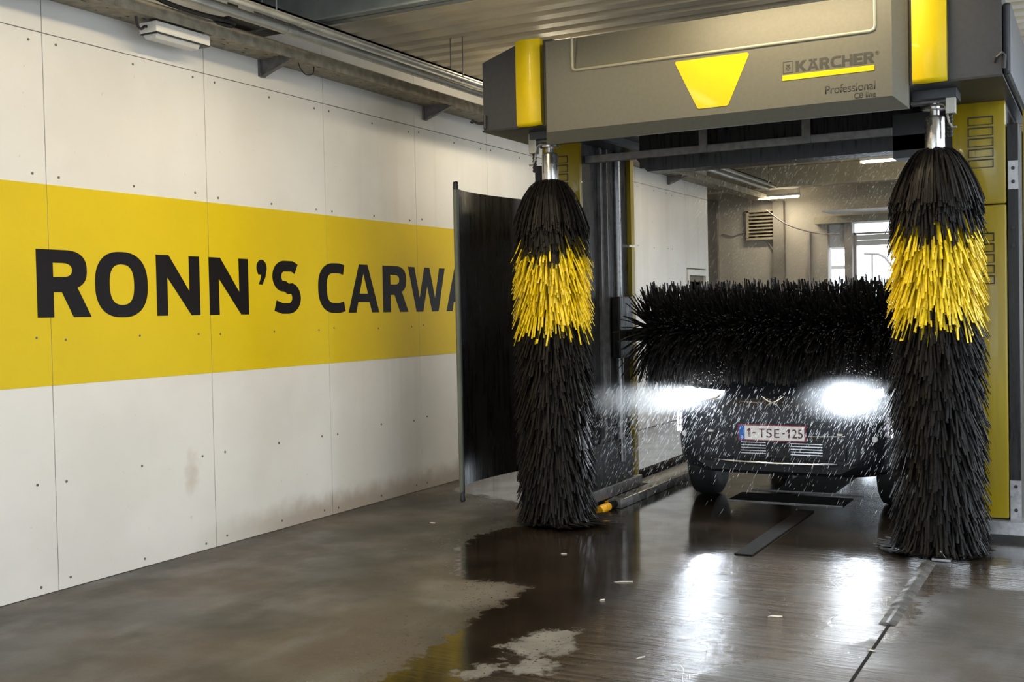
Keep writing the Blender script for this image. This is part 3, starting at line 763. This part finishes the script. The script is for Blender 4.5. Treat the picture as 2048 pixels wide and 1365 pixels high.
# ------------------------------------------------------------------ brushes
def ribbon(path, nrm, wid, th, tang):
    """box-section strip; path Nx3, nrm Nx3 thickness directions, tang width direction"""
    V = []; wd = np.array(tang)*wid/2
    for i, p in enumerate(path):
        n_ = nrm[i]*th/2
        k = 1.0 if i < len(path)-1 else .92
        V += [p-wd*k-n_, p+wd*k-n_, p+wd*k+n_, p-wd*k+n_]
    F = []
    for i in range(len(path)-1):
        for k in range(4): F.append((4*i+k, 4*i+(k+1) % 4, 4*i+4+(k+1) % 4, 4*i+4+k))
    m = 4*(len(path)-1); F += [(m, m+1, m+2, m+3)]
    return np.array(V), F
def side_variant(r, ex=.68):
    R = r.uniform(.232, .318); D = r.uniform(.28, .50); r0 = .045
    sw = r.uniform(-.10, .10); wid = r.uniform(.009, .0145)
    s = np.array([.0, .07, .2, .42, .7, 1.0])
    rr = r0+(R-r0)*s**ex; zz = -D*s**1.12; yy = sw*s**1.6*.8
    path = np.stack([rr, yy, zz], 1); t = np.gradient(path, axis=0); t /= np.linalg.norm(t, axis=1)[:, None]
    tw = r.uniform(-.5, .5); tang = np.array([math.sin(tw)*.5, math.cos(tw), 0]); tang /= np.linalg.norm(tang)
    nrm = np.cross(t, tang); nrm /= np.linalg.norm(nrm, axis=1)[:, None]
    return ribbon(path, nrm, wid, .0035, tang)+(D,)
rv = np.random.default_rng(3)
VARS = [side_variant(rv) for _ in range(14)]+[side_variant(rv, .48) for _ in range(6)]   # the last ones bulge out under the coupling
def var_mesh(v, m):
    me = bpy.data.meshes.new('bristle'); me.from_pydata(v[0].tolist(), [], v[1]); me.materials.append(m); return me
VM_B = [var_mesh(v, BRB) for v in VARS]; VM_Y = [var_mesh(v, BRY) for v in VARS]
def side_brush(x, y, label, seed, push):
    rr = np.random.default_rng(seed)
    r = empty('side_brush', (x, y, 0), label, 'brush', 'upright wash brushes')
    piece(MB().lathe([(.045, .03), (.045, 2.62)], (x, y, 0), 'z', 18), 'shaft', STEELD, r, True)
    N = 5600; cand = []
    for i in range(N):
        z0 = .12+2.485*((i+rr.random())/N); z0 = min(2.605, .55*z0+.45*(round(z0/.115)*.115)+rr.normal(0, .008)); th = rr.random()*2*PI; v = int(rr.integers(14)) if z0 < 2.47 else int(rr.integers(14, 20))
        yel = 1.79+rr.normal(0, .02) < z0 < 2.37+rr.normal(0, .03)
        cand.append((z0, th, v, yel))
    for i in range(420): cand.append((2.50+.10*rr.random()**.6, rr.random()*2*PI, int(rr.integers(14, 20)), False))
    # camera-facing ones: the individually built strips
    ang = math.atan2(CAM.y-y, CAM.x-x)
    idx = [i for i, c in enumerate(cand) if math.cos(c[1]-ang) > .25 and c[0]-VARS[c[2]][2] > .06]
    pick = set(rr.choice(idx, 300, replace=False).tolist())
    acc = {True: ([], [], 0), False: ([], [], 0)}
    buf = {True: [[], [], 0], False: [[], [], 0]}
    for i, (z0, th, v, yel) in enumerate(cand):
        if i in pick:
            o = bpy.data.objects.new('bristle', (VM_Y if yel else VM_B)[v]); o.location = (0, 0, z0); o.rotation_euler = (0, 0, th); link(o, r); continue
        P = VARS[v][0].copy(); F = VARS[v][1]; c, s = math.cos(th), math.sin(th)
        Q = np.stack([P[:, 0]*c-P[:, 1]*s, P[:, 0]*s+P[:, 1]*c, P[:, 2]+z0], 1)
        lim = .012+.02*rr.random(); low = np.clip(lim-Q[:, 2], 0, None)
        if low.max() > 0:
            rad = np.linalg.norm(Q[:, :2], axis=1)+1e-6; k = 1+low*.22/rad
            Q[:, 0] = Q[:, 0]*k+low*push[0]; Q[:, 1] = Q[:, 1]*k+low*push[1]; Q[:, 2] = np.maximum(Q[:, 2], lim+np.minimum(.02, low*.05))
        B = buf[yel]; B[0].append(Q); B[1] += [tuple(j+B[2] for j in f) for f in F]; B[2] += len(Q)
    for yel, nm, m in ((False, 'bristles', BRB), (True, 'bristles', BRY)):
        B = buf[yel]; me = bpy.data.meshes.new(nm); me.from_pydata(np.concatenate(B[0]).tolist(), [], B[1]); me.materials.append(m)
        o = link(bpy.data.objects.new(nm, me), r); tag(o, 'dense yellow foam strips' if yel else 'dense black foam strips', kind='stuff')
    # steel coupling at the top
    piece(MB().lathe([(.030, 2.58), (.060, 2.585), (.062, 2.605), (.062, 2.79), (.058, 2.80), (.030, 2.81), (.030, 2.90)], (x, y, 0), 'z', 28), 'coupling', STEEL, r, 35)
    piece(MB().lathe([(.04, 2.84), (.075, 2.845), (.075, 2.858), (.04, 2.862)], (x, y, 0), 'z', 24), 'flange', STEEL, r, 35)
    return r
bl = side_brush(1.81, 7.62, 'upright wash brush with yellow middle standing by the splash guard', 11, (.45, -.05))
br_ = side_brush(4.557, 7.62, 'upright wash brush with yellow middle standing by the louvred yellow pillar', 12, (-.12, -.05))
for root, x, s in ((bl, 1.81, -1), (br_, 4.557, 1)):
    piece(MB().box(x+s*.075, x+s*.135, 7.53, 7.59, 2.80, 2.955, .004), 'sensor_box', GALV, root)
    piece(MB().lathe([(.018 if k % 2 else .013, 2.66+.012*k) for k in range(13)], (x+s*.10, 7.56, 0), 'z', 10), 'cable_boot', BLACK, root)
    piece(MB().tube([(x-.01, 7.57, 2.865), (x+s*.05, 7.555, 2.868), (x+s*.075, 7.55, 2.85), (x+s*.095, 7.55, 2.75), (x+s*.11, 7.55, 2.715), (x+s*.14, 7.55, 2.715)], .008, 8), 'hook_bar', GALV, root, True)
    piece(MB().box(x-.14, x+.08, 7.58, 7.66, 2.885, 2.905), 'mount_arm', FRAME, root)
piece(MB().box(4.55, 4.66, 7.30, 7.36, .004, .018).tube([(4.57, 7.33, .018), (4.60, 7.33, .06), (4.63, 7.33, .018)], .005), 'foot_clip', PLATEM, br_)

def roof_brush():
    rr = np.random.default_rng(21)
    r = empty('roof_brush', (CX, 8.90, 1.39), 'wide horizontal black roof brush spinning over the car bonnet', 'brush')
    piece(MB().tube([(1.90, 8.90, 1.39), (4.50, 8.90, 1.39)], .05, 14), 'shaft', STEELD, r, True)
    V, F, n_ = [], [], 0
    for i in range(6500):
        k = rr.integers(0, 34); x = -1.08+2.16*(k+.5)/34+rr.normal(0, .016)
        ph = rr.random()*2*PI
        R = rr.uniform(.36, .455); d = np.array([0, math.cos(ph), math.sin(ph)]); tdir = np.array([0, -math.sin(ph), math.cos(ph)])
        lean = rr.normal(0, .05)+(-.16*max(0, 1-(x+1.08)/.22)+.16*max(0, 1-(1.08-x)/.22))*rr.random()
        sw = rr.normal(.05, .05); g = .05*(1+.3*rr.random())
        s = np.array([.12, .45, .75, 1.0])
        P = np.outer(s*R, d)+np.outer(s**2*sw, tdir)+np.outer(s, [x*0+lean, 0, 0])+np.outer(s**2, [0, 0, -g*abs(d[1])]); P[:, 0] += x
        t = np.gradient(P, axis=0); t /= np.linalg.norm(t, axis=1)[:, None]
        q = rr.random()*PI; tang = np.array([math.cos(q), 0, 0])+tdir*math.sin(q); tang /= np.linalg.norm(tang)
        nr = np.cross(t, tang); nr /= np.linalg.norm(nr, axis=1)[:, None]
        v, f = ribbon(P, nr, rr.uniform(.009, .015), .003, tang)
        V.append(v); F += [tuple(j+n_ for j in a) for a in f]; n_ += len(v)
    me = bpy.data.meshes.new('bristles'); me.from_pydata(np.concatenate(V).tolist(), [], F); me.materials.append(BRR)
    tag(link(bpy.data.objects.new('bristles', me), r), 'dense soaked black strips', kind='stuff')
roof_brush()

# ------------------------------------------------------------------ car
car = empty('car', (3.25, 8.5, 0), 'black hatchback with lit headlamps under the horizontal brush', 'car')
def car_body():
    # y, half width, sill z, shoulder z, top half width, top edge z, centre z
    ST = [(.00, .60, .36, .70, .50, .78, .80), (.03, .70, .32, .80, .56, .88, .90), (.12, .80, .29, .90, .66, .955, .975), (.28, .865, .27, .94, .72, .985, 1.01),
          (.50, .895, .26, .965, .74, 1.01, 1.04), (.80, .90, .25, .98, .74, 1.035, 1.07), (1.10, .90, .24, 1.0, .73, 1.08, 1.11), (1.35, .90, .24, 1.02, .67, 1.29, 1.32),
          (1.75, .90, .24, 1.04, .60, 1.53, 1.56), (2.3, .90, .24, 1.05, .59, 1.56, 1.60), (3.0, .90, .24, 1.06, .58, 1.55, 1.59), (3.6, .89, .25, 1.06, .57, 1.48, 1.52), (3.95, .87, .28, 1.04, .56, 1.30, 1.33), (4.15, .82, .34, .95, .54, 1.02, 1.04), (4.2, .70, .42, .85, .5, .92, .93)]
    V, F = [], []; rows = []
    for y, hw, zb, zs, tw, zt, zc in ST:
        half = [(0, zb), (hw*.6, zb), (hw*.93, zb+.02), (hw*.985, zb+.14), (hw, .45*zb+.55*zs), (hw*.985, zs-.05), (hw*.93, zs), (tw+.02, (zs+zt)/2 if zt-zs > .12 else zt-.01), (tw*.92, zt), (tw*.5, (zt+2*zc)/3), (0, zc)]
        ring = [(x, y, z) for x, z in half]+[(-x, y, z) for x, z in half[-2:0:-1]]
        rows.append(len(V)); V += ring; m = len(ring)
    for a in range(len(ST)-1):
        for k in range(m): F.append((rows[a]+k, rows[a]+(k+1) % m, rows[a+1]+(k+1) % m, rows[a+1]+k))
    F += [tuple(range(m)), tuple(rows[-1]+k for k in range(m-1, -1, -1))]
    me = bpy.data.meshes.new('body'); me.from_pydata(V, [], F)
    bm = bmesh.new(); bm.from_mesh(me); bmesh.ops.recalc_face_normals(bm, faces=bm.faces); bm.to_mesh(me); bm.free()
    o = bpy.data.objects.new('tmp_body', me); COL.objects.link(o)
    s = o.modifiers.new('s', 'SUBSURF'); s.levels = 2; s.render_levels = 2
    cut = MB()
    for y in (.80, 3.42):
        for sd in (-1, 1): cut.lathe([(.37, -.17), (.37, .17)], (sd*.86, y, .32), 'x', 28)
    co_ = bpy.data.objects.new('tmp_cut', cut.mesh('tmp_cut')); COL.objects.link(co_)
    b = o.modifiers.new('b', 'BOOLEAN'); b.operation = 'DIFFERENCE'; b.object = co_; b.solver = 'EXACT'
    bpy.context.view_layer.update()
    out = bpy.data.meshes.new_from_object(o.evaluated_get(bpy.context.evaluated_depsgraph_get()))
    bpy.data.objects.remove(o); bpy.data.objects.remove(co_)
    out.name = 'body'; out.materials.clear(); out.materials.append(CAR)
    for p in out.polygons: p.use_smooth = True
    try: out.set_sharp_from_angle(angle=math.radians(45))
    except Exception: pass
    return link(bpy.data.objects.new('body', out), car)
car_body()
OX, OY = 3.25, 8.5
def cpart(mb, name, m, parent=car, smooth=False, label=None):
    b = MB(); b.v = [(p[0]+OX, p[1]+OY, p[2]) for p in mb.v]; b.f = mb.f
    return piece(b, name, m, parent, smooth, label)
# wheels
for y in (.80, 3.42):
    for sd in (-1, 1):
        c = (sd*.775, y, .32)
        wr = cpart(MB().lathe([(.20, -.105), (.27, -.11), (.31, -.09), (.322, -.05), (.322, .05), (.31, .09), (.27, .11), (.20, .105)], c, 'x', 36), 'tyre', TYRE, car, 40)
        rim = MB().lathe([(.20, .06), (.215, .10), (.20, .105), (.185, .07)], c, 'x', 32, False) if sd > 0 else MB().lathe([(.20, -.06), (.215, -.10), (.20, -.105), (.185, -.07)], c, 'x', 32, False)
        for k in range(5):
            a = 2*PI*k/5
            rim.tube([(c[0]+sd*.085, c[1], c[2]), (c[0]+sd*.075, c[1]+.2*math.cos(a), c[2]+.2*math.sin(a))], .022, 6)
        rim.lathe([(.055, .05*sd), (.055, .095*sd)], c, 'x', 16)
        # brake disc seen from inside
        rim.lathe([(.15, -.02*sd), (.15, .0)], c, 'x', 24)
        cpart(rim, 'rim', ALLOY, wr, 40)
# bumper, grille, skid bar
cpart(MB().box(-.52, .52, -.025, .06, .50, .60, .015), 'upper_grille', CARB)
low = cpart(MB().box(-.50, .55, -.030, .05, .435, .575, .012), 'lower_grille', CARB)
for xa, xb in ((-.245, -.05), (.14, .38)):
    for k in range(5):
        z = .560-.021*k
        cpart(MB().box(xa, xb, -.040, -.028, z-.0035, z+.0035), 'slat', CHROME, low)
cpart(MB().tube([(-.50, .05, .425), (-.47, .0, .412), (-.30, -.035, .407), (0, -.05, .405), (.30, -.035, .407), (.47, .0, .410), (.50, .05, .42)], .013, 10), 'skid_bar', CHROME, car, True)
cpart(MB().prism([(-.62, .40), (.62, .40), (.50, .335), (-.50, .335)], 'y', .0, .10), 'bumper_lip', CARB)
cpart(MB().tube([(.27, -.032, .615), (.50, .0, .618), (.62, .05, .622)], .006, 6), 'trim_line', CHROME)
cpart(MB().tube([(-.27, -.032, .615), (-.50, .0, .618), (-.62, .05, .622)], .005, 6), 'trim_line', CARB)
# emblem: crossing curved chrome bars
em = MB()
for s in (-1, 1):
    em.tube([(s*-.085, -.012, .905+.01), (s*-.03, -.020, .878), (s*.0, -.022, .868), (s*.035, -.020, .850), (s*.062, -.015, .815)], [.004, .009, .010, .009, .004], 8)
cpart(em, 'emblem', CHROME, car, True)
# number plate
pl_ = cpart(MB().box(-.265, .263, -.062, -.045, .573, .702, .004), 'number_plate', PLATER, car, label='red-edged white number plate')
cpart(MB().box(-.252, .250, -.065, -.061, .584, .692), 'plate_face', PLATEW, pl_)
cpart(MB().box(-.252, -.208, -.067, -.064, .584, .692), 'country_band', PLATEB, pl_)
PTX = mat('plate_ruby_print', (.085, .012, .020), .5)
def ptext(s, x0, x1, z0, z1, m, bold=0.0):
    fit_text(s, 'lettering', (OX+x0, OX+x1, z0, z1), OY-.0650-(.002 if m is PLATEW else 0), m, pl_, bold)
for a, b in ((-.190, -.162), (.116, .143)):
    me = mesh_from_curve(glyph('1', .1), .0, 'lettering'); org = parent_origin(pl_)
    bm = bmesh.new(); bm.from_mesh(me)
    for v in bm.verts: v.co = (OX+a+v.co.x/.1*(b-a)-org.x, OY-.0655-org.y, .604+v.co.y/H*.068-org.z)
    bmesh.ops.recalc_face_normals(bm, faces=bm.faces); bm.to_mesh(me); bm.free(); me.materials.append(PTX); link(bpy.data.objects.new('lettering', me), pl_)
for ch, a, b in ( ('T', -.096, -.052), ('S', -.040, .004), ('E', .022, .062), ('2', .160, .196), ('5', .203, .239)):
    ptext(ch, a, b, .604, .672, PTX, .004)
for a in (-.134, .094):
    cpart(MB().box(a-.011, a+.011, -.0665, -.0645, .632, .642), 'hyphen', PTX, pl_)
ptext('B', -.240, -.218, .594, .616, PLATEW, .01)
# lamps
for sd in (-1, 1):
    hl = MB()
    pts = [(sd*.42, .06, .945), (sd*.56, .055, .955), (sd*.68, .09, .955), (sd*.78, .20, .965), (sd*.79, .21, .915), (sd*.70, .085, .885), (sd*.56, .04, .885), (sd*.44, .035, .905)]
    c_ = (sd*.60, .02, .925)
    hl.add(pts+[c_]+[(x*.98, y+.10, z) for x, y, z in pts], [(i, (i+1) % 8, 8) for i in range(8)]+[(i, (i+1) % 8, 9+(i+1) % 8, 9+i) for i in range(8)])
    h_ = cpart(hl, 'headlamp', HEADL, car, label='glaring white headlamp')
    cpart(MB().tube([(sd*.42, .03, .925), (sd*.46, .02, .895), (sd*.58, .01, .872), (sd*.72, .06, .878)], .009, 6), 'headlamp_trim', CHROME, h_, True)
    dr = MB()
    for k in range(3):
        z = .735-.055*k
        cpart(MB().box(sd*.845-.008, sd*.845+.008, .20, .215, z-.022, z+.022, .003), 'daylight_strip', DRL, car)
    cpart(MB().lathe([(.020, -.01), (.024, 0)], (sd*.74, .07, .60), 'y', 14), 'fog_lamp', DIFF, car)
    cpart(MB().box(sd*.50-.02, sd*.50+.02, -.01, .02, .628, .642), 'marker_lamp', LAMPW, car)
    for nm, sp in (('headlight_beam', 1),):
        ld = bpy.data.lights.new(nm, 'SPOT'); ld.energy = HEAD_POWER; ld.color = (.82, .91, 1.0); ld.spot_size = math.radians(150); ld.spot_blend = .5; ld.shadow_soft_size = .05
        lo = bpy.data.objects.new(nm, ld); lo.location = (sd*.60, -.06, .925); lo.rotation_euler = (math.radians(86), 0, math.radians(180)); link(lo, car)
    cpart(MB().box(sd*.93, sd*1.06, 1.28, 1.40, 1.02, 1.16, .02), 'mirror', CAR)
# glazing
cpart(MB().add([(-.62, 1.14, 1.115), (.62, 1.14, 1.115), (.53, 1.70, 1.545), (-.53, 1.70, 1.545), (-.62, 1.15, 1.10), (.62, 1.15, 1.10), (.53, 1.71, 1.53), (-.53, 1.71, 1.53)],
     [(0,1,2,3), (4,7,6,5), (0,4,5,1), (1,5,6,2), (2,6,7,3), (3,7,4,0)]), 'windscreen', GLASS)
for sd in (-1, 1):
    for ya, yb in ((1.45, 2.35), (2.42, 3.35)):
        cpart(MB().add([(sd*.845, ya, 1.08), (sd*.845, yb, 1.08), (sd*.655, yb, 1.46), (sd*.655, ya+.28 if ya < 2 else ya, 1.46), (sd*.80, ya, 1.08), (sd*.80, yb, 1.08), (sd*.61, yb, 1.46), (sd*.61, ya+.28 if ya < 2 else ya, 1.46)],
             [(0,1,2,3), (4,7,6,5), (0,4,5,1), (1,5,6,2), (2,6,7,3), (3,7,4,0)]), 'side_window', GLASS)

# ------------------------------------------------------------------ floor fittings
rl = empty('guide_rail', (1.85, 9, 0), 'low wet kerb rail beside the left wheels of the car', 'rail')
piece(MB().box(1.94, 2.06, 8.30, 16.5, 0, .075, .012), 'inner_kerb', RAILM, rl, 40)
piece(MB().box(1.62, 1.70, 9.35, 16.5, 0, .10, .012), 'outer_kerb', SLOT, rl, 40)
piece(MB().box(1.70, 1.94, 9.35, 16.5, 0, .035), 'channel', PLATEM, rl)
piece(MB().box(1.70, 1.93, 9.32, 9.38, .035, .055), 'end_plate', PLATEM, rl)
piece(MB().tube([(2.0, 7.98, .035), (2.0, 8.10, .038), (2.0, 8.16, .038)], .035, 12), 'end_stop', AMBER, rl, True)
piece(MB().tube([(2.0, 8.16, .037), (2.0, 8.34, .037)], .030, 12), 'end_bar', SLOT, rl, True)
piece(MB().box(1.86, 1.94, 8.42, 8.62, .0, .03), 'marking_block', AMBER, rl)
dr_ = empty('drain_cover', (3.2, 9.3, 0), 'dark steel drain cover set in the floor under the car', 'drain')
piece(MB().box(2.72, 3.66, 9.00, 9.012, 0, .009), 'rim_bar', FRAME, dr_)
piece(MB().box(2.72, 3.66, 9.02, 9.42, 0, .006), 'cover_plate', SLOT, dr_)
piece(MB().box(2.75, 3.70, 9.60, 9.612, 0, .008), 'rim_bar', FRAME, dr_)
piece(MB().box(2.95, 3.45, 9.62, 13.0, 0, .008), 'cover_plate', SLOT, dr_)
thing('floor_strip', MB().box(3.38, 3.50, 7.0, 8.73, 0, .012, .004), SLOT, 'flat dark steel strip let into the lane before the car', 'floor strip')
st = MB(); st.prism([(4.50, 0), (4.535, .013), (4.55, .013), (4.585, 0)], 'y', 5.75, 7.25)
thing('guide_strip', st, RAILM, 'low ridge in the floor leading to the brush by the louvred pillar', 'floor strip')
thing('floor_joint', MB().box(4.545, 4.557, 3.4, 5.75, 0, .004), SLOT, 'thin floor joint continuing from the low ridge', 'joint')
for (x, y, a, L_, lab) in ((3.999, 5.671, .3, .075, 'pale leaf lying alone in the middle of the wet lane'), (3.05, 5.62, .9, .035, 'small pale scrap on the dark puddle'), (4.55, 5.28, .1, .035, 'pale scrap beside the thin floor joint'), (3.62, 4.75, 1.0, .05, 'straw coloured stalk on the wet lane'), (2.35, 6.6, .2, .04, 'straw coloured stalk on the calm puddle'), (3.0, 6.05, .45, .11, 'long straw stalk lying across the puddle'), (.95, 7.2, .1, .05, 'pale scrap on the dry floor by the splash guard')):
    lf = MB(); c, s = math.cos(a), math.sin(a); wl_ = .28 if 'leaf' in lab or 'scrap' in lab else .06
    pts = [(-.5, 0), (-.2, wl_/2), (.1, wl_*.55), (.5, 0), (.2, -wl_*.5), (-.25, -wl_*.4)]
    q = [((u*c-v*s)*L_+x, (u*s+v*c)*L_+y) for u, v in pts]
    lf.add([(p[0], p[1], .003+.004*(i % 2)) for i, p in enumerate(q)]+[(p[0], p[1], .001) for p in q], [(0,1,2,3,4,5), (11,10,9,8,7,6)]+[(i, (i+1) % 6, 6+(i+1) % 6, 6+i) for i in range(6)])
    thing('leaf' if 'leaf' in lab else ('scrap' if 'scrap' in lab else 'stalk'), lf, LEAF, lab, 'litter')

# ------------------------------------------------------------------ far end
vt = empty('louvre_vent', (.02, 19.95, 2.88), 'buff louvred vent grille high on the rear wall', 'vent')
piece(MB().box(-.24, -.20, 19.90, 20.0, 2.86, 3.36).box(.25, .29, 19.90, 20.0, 2.86, 3.36).box(-.24, .29, 19.90, 20.0, 3.33, 3.37).box(-.24, .29, 19.90, 20.0, 2.83, 2.87), 'frame', LOUV, vt)
piece(MB().box(-.20, .25, 19.97, 20.0, 2.87, 3.33), 'backing', BLACK, vt)
for k in range(7):
    z = 2.90+.062*k
    piece(MB().prism([(19.90, z), (19.905, z-.006), (19.965, z+.028), (19.96, z+.034)], 'x', -.20, .25), 'slat', LOUV, vt)
dd = empty('sectional_door', (3.7, 20.1, 2.65), 'white sectional door raised over the rear exit', 'door')
for k in range(2):
    piece(MB().box(1.62, 5.9, 20.16, 20.20, 2.655+.095*k, 2.745+.095*k, .006), 'door_panel', DOORP, dd)
piece(MB().box(1.19, 1.49, 20.16, 20.20, 2.64, 3.05, .006), 'door_panel', DOORP, dd)
piece(MB().box(1.62, 5.9, 20.10, 20.16, 2.85, 2.88).box(1.62, 1.66, 20.10, 20.16, 0, 2.88), 'door_track', JAMB, dd)
for k in range(4):
    piece(MB().box(1.3, 5.9, 19.05+.18*k, 19.20+.18*k, 3.19+.004*k, 3.21+.004*k), 'raised_panel', DOORP, dd)
sr = empty('stair_railing', (2.0, 22, 0), 'steel stair handrail outside the rear exit', 'railing')
piece(MB().tube([(1.35, 22.5, 2.62), (1.62, 22.5, 2.60), (1.75, 22.5, 2.52), (2.45, 22.5, 1.55), (2.45, 22.5, 0)], .025, 8), 'handrail', JAMB, sr, True)
for x, z in ((1.5, 2.6), (2.0, 2.15)):
    piece(MB().tube([(x, 22.5, 0), (x, 22.5, z)], .018, 8), 'post', JAMB, sr)
ld_ = empty('outside_stair', (1.0, 23, 0), 'grey steel stair seen through the narrow opening', 'stair')
piece(MB().prism([(.85, 3.1), (.93, 3.1), (1.30, .9), (1.22, .9)], 'y', 22.98, 23.04), 'stringer', GIRDER, ld_)
for k in range(5):
    piece(MB().box(.45+.05*k, .92+.07*k, 22.8, 23.0, 2.75-.4*k, 2.81-.4*k), 'step', JAMB, ld_)
piece(MB().tube([(.5, 22.9, 0), (.5, 22.9, 3.2)], .03, 8).tube([(1.26, 23.0, 0), (1.26, 23.0, .95)], .03, 8), 'post', GIRDER, ld_)
cable([(-.70,19.975,2.98),(-.5,19.97,2.93),(-.3,19.972,2.97),(.1,19.97,2.80),(.24,19.972,2.60)], .012, 'pale hose sagging below the louvred vent', JAMB, 'hose', 'hoses near the rear wall', 'hose')
cable([(.30,19.3,3.30),(.6,19.5,3.05),(1.0,19.7,2.9),(1.35,19.75,2.85),(1.45,19.75,2.85)], .012, 'pale hose strung from the tray to the exit jamb', JAMB, 'hose', 'hoses near the rear wall', 'hose')

# ------------------------------------------------------------------ water
def droplets(name, N, sampler, label, width, length, seed):
    rr = np.random.default_rng(seed); V, F = [], []; n_ = 0
    m, nt, p = WATER
    for i in range(N):
        c, d = sampler(rr); d = d/np.linalg.norm(d)
        a = np.cross(d, [0, 1, 0]); a /= np.linalg.norm(a); b = np.cross(d, a)
        L_ = rr.uniform(*length)*.5; r = rr.uniform(*width)*.5
        V += [c-d*L_, c+a*r, c+b*r, c-a*r, c-b*r, c+d*L_]
        F += [(n_, n_+2, n_+1), (n_, n_+3, n_+2), (n_, n_+4, n_+3), (n_, n_+1, n_+4), (n_+5, n_+1, n_+2), (n_+5, n_+2, n_+3), (n_+5, n_+3, n_+4), (n_+5, n_+4, n_+1)]; n_ += 6
    me = bpy.data.meshes.new(name); me.from_pydata([tuple(v) for v in V], [], F); me.materials.append(m)
    return tag(link(bpy.data.objects.new(name, me)), label, 'water', None, 'stuff')
def water_mat():
    m, nt, p = new_mat('water_streak'); p.inputs['Base Color'].default_value = (.9, .93, .96, 1); p.inputs['Roughness'].default_value = .25
    tr = nt.nodes.new('ShaderNodeBsdfTranslucent'); tr.inputs[0].default_value = (.9, .93, .96, 1)
    tp = nt.nodes.new('ShaderNodeBsdfTransparent')
    mx = nt.nodes.new('ShaderNodeMixShader'); mx.inputs[0].default_value = .5
    m2 = nt.nodes.new('ShaderNodeMixShader'); m2.inputs[0].default_value = .45
    out = nt.nodes['Material Output']
    nt.links.new(p.outputs[0], mx.inputs[1]); nt.links.new(tr.outputs[0], mx.inputs[2])
    nt.links.new(mx.outputs[0], m2.inputs[1]); nt.links.new(tp.outputs[0], m2.inputs[2]); nt.links.new(m2.outputs[0], out.inputs[0])
    return m, nt, p
WATER = water_mat()
def s_front(rr):
    # thrown off the brush, thickest round the headlamps
    while True:
        x = rr.uniform(1.95, 4.35); y = rr.uniform(7.75, 8.42); z = .08+.92*rr.random()**.65
        if rr.random() < .08+.9*math.exp(-((z-.86)/.15)**2)*(.35+.65*min(1, (abs(x-3.2)/.8)**2))+.22*math.exp(-((z-.6)/.2)**2): break
    return np.array([x, y, z]), np.array([-.42+rr.normal(0, .10), rr.normal(-.3, .15), -1.0])
def s_left(rr):
    x = rr.uniform(1.86, 2.45); y = rr.uniform(7.9, 9.0); z = .05+.95*rr.random()**.6
    return np.array([x, y, z]), np.array([-.5+rr.normal(0, .12), rr.normal(-.3, .15), -1.0])
def s_back(rr):
    x = rr.uniform(2.0, 4.4); y = rr.uniform(9.2, 10.6); z = 1.7+1.4*rr.random()
    return np.array([x, y, z]), np.array([-.55+rr.normal(0, .15), rr.normal(0, .2), -.8])
droplets('water_spray', 3000, s_front, 'bright falling water spray in front of the car', (.0011, .0025), (.012, .065), 5)
droplets('water_spray', 900, s_left, 'water spray flying off against the dark gantry pillar', (.0014, .0032), (.015, .06), 6)
droplets('water_spray', 2600, s_back, 'fine spray hanging above the horizontal brush', (.0008, .0016), (.012, .05), 8)

# fine mist hanging in front of the headlamps: soft-edged clouds
def mist(c, rad, dens, label, falloff=1.6):
    m = bpy.data.materials.new('fine_water_mist'); m.use_nodes = True; nt = m.node_tree; N, L = nt.nodes, nt.links
    N.remove(N['Principled BSDF']); vs_ = N.new('ShaderNodeVolumeScatter'); vs_.inputs['Color'].default_value = (.95, .97, 1, 1); vs_.inputs['Anisotropy'].default_value = .2
    tc = N.new('ShaderNodeTexCoord'); ln = N.new('ShaderNodeVectorMath'); ln.operation = 'LENGTH'; L.new(tc.outputs['Object'], ln.inputs[0])
    rg = N.new('ShaderNodeMapRange'); rg.interpolation_type = 'SMOOTHSTEP'
    for i, t in enumerate((.05, .98, dens*MIST_DENSITY, 0)): rg.inputs[i+1].default_value = t
    L.new(ln.outputs['Value'], rg.inputs[0])
    nz = N.new('ShaderNodeTexNoise'); nz.inputs['Scale'].default_value = 6; g = N.new('ShaderNodeNewGeometry'); L.new(g.outputs['Position'], nz.inputs[0])
    mu = N.new('ShaderNodeMath'); mu.operation = 'MULTIPLY'; L.new(rg.outputs[0], mu.inputs[0]); L.new(nz.outputs[0], mu.inputs[1])
    L.new(mu.outputs[0], vs_.inputs['Density']); L.new(vs_.outputs[0], N['Material Output'].inputs['Volume'])
    me = bpy.data.meshes.new('water_mist'); bm = bmesh.new(); bmesh.ops.create_icosphere(bm, subdivisions=3, radius=1); bm.to_mesh(me); bm.free()
    me.materials.append(m); o = link(bpy.data.objects.new('water_mist', me)); o.location = c; o.scale = rad
    return tag(o, label, 'mist', None, 'stuff')
mist((2.25, 8.12, .905), (.80, .55, .16), 2.0, 'glowing mist thrown from the headlamp beside the guide rail')
mist((3.90, 8.12, .93), (.45, .50, .20), 2.2, 'glowing mist before the headlamp near the louvred pillar')
mist((3.2, 8.15, .66), (1.5, .55, .62), .035, 'thin veil of mist across the front of the car')
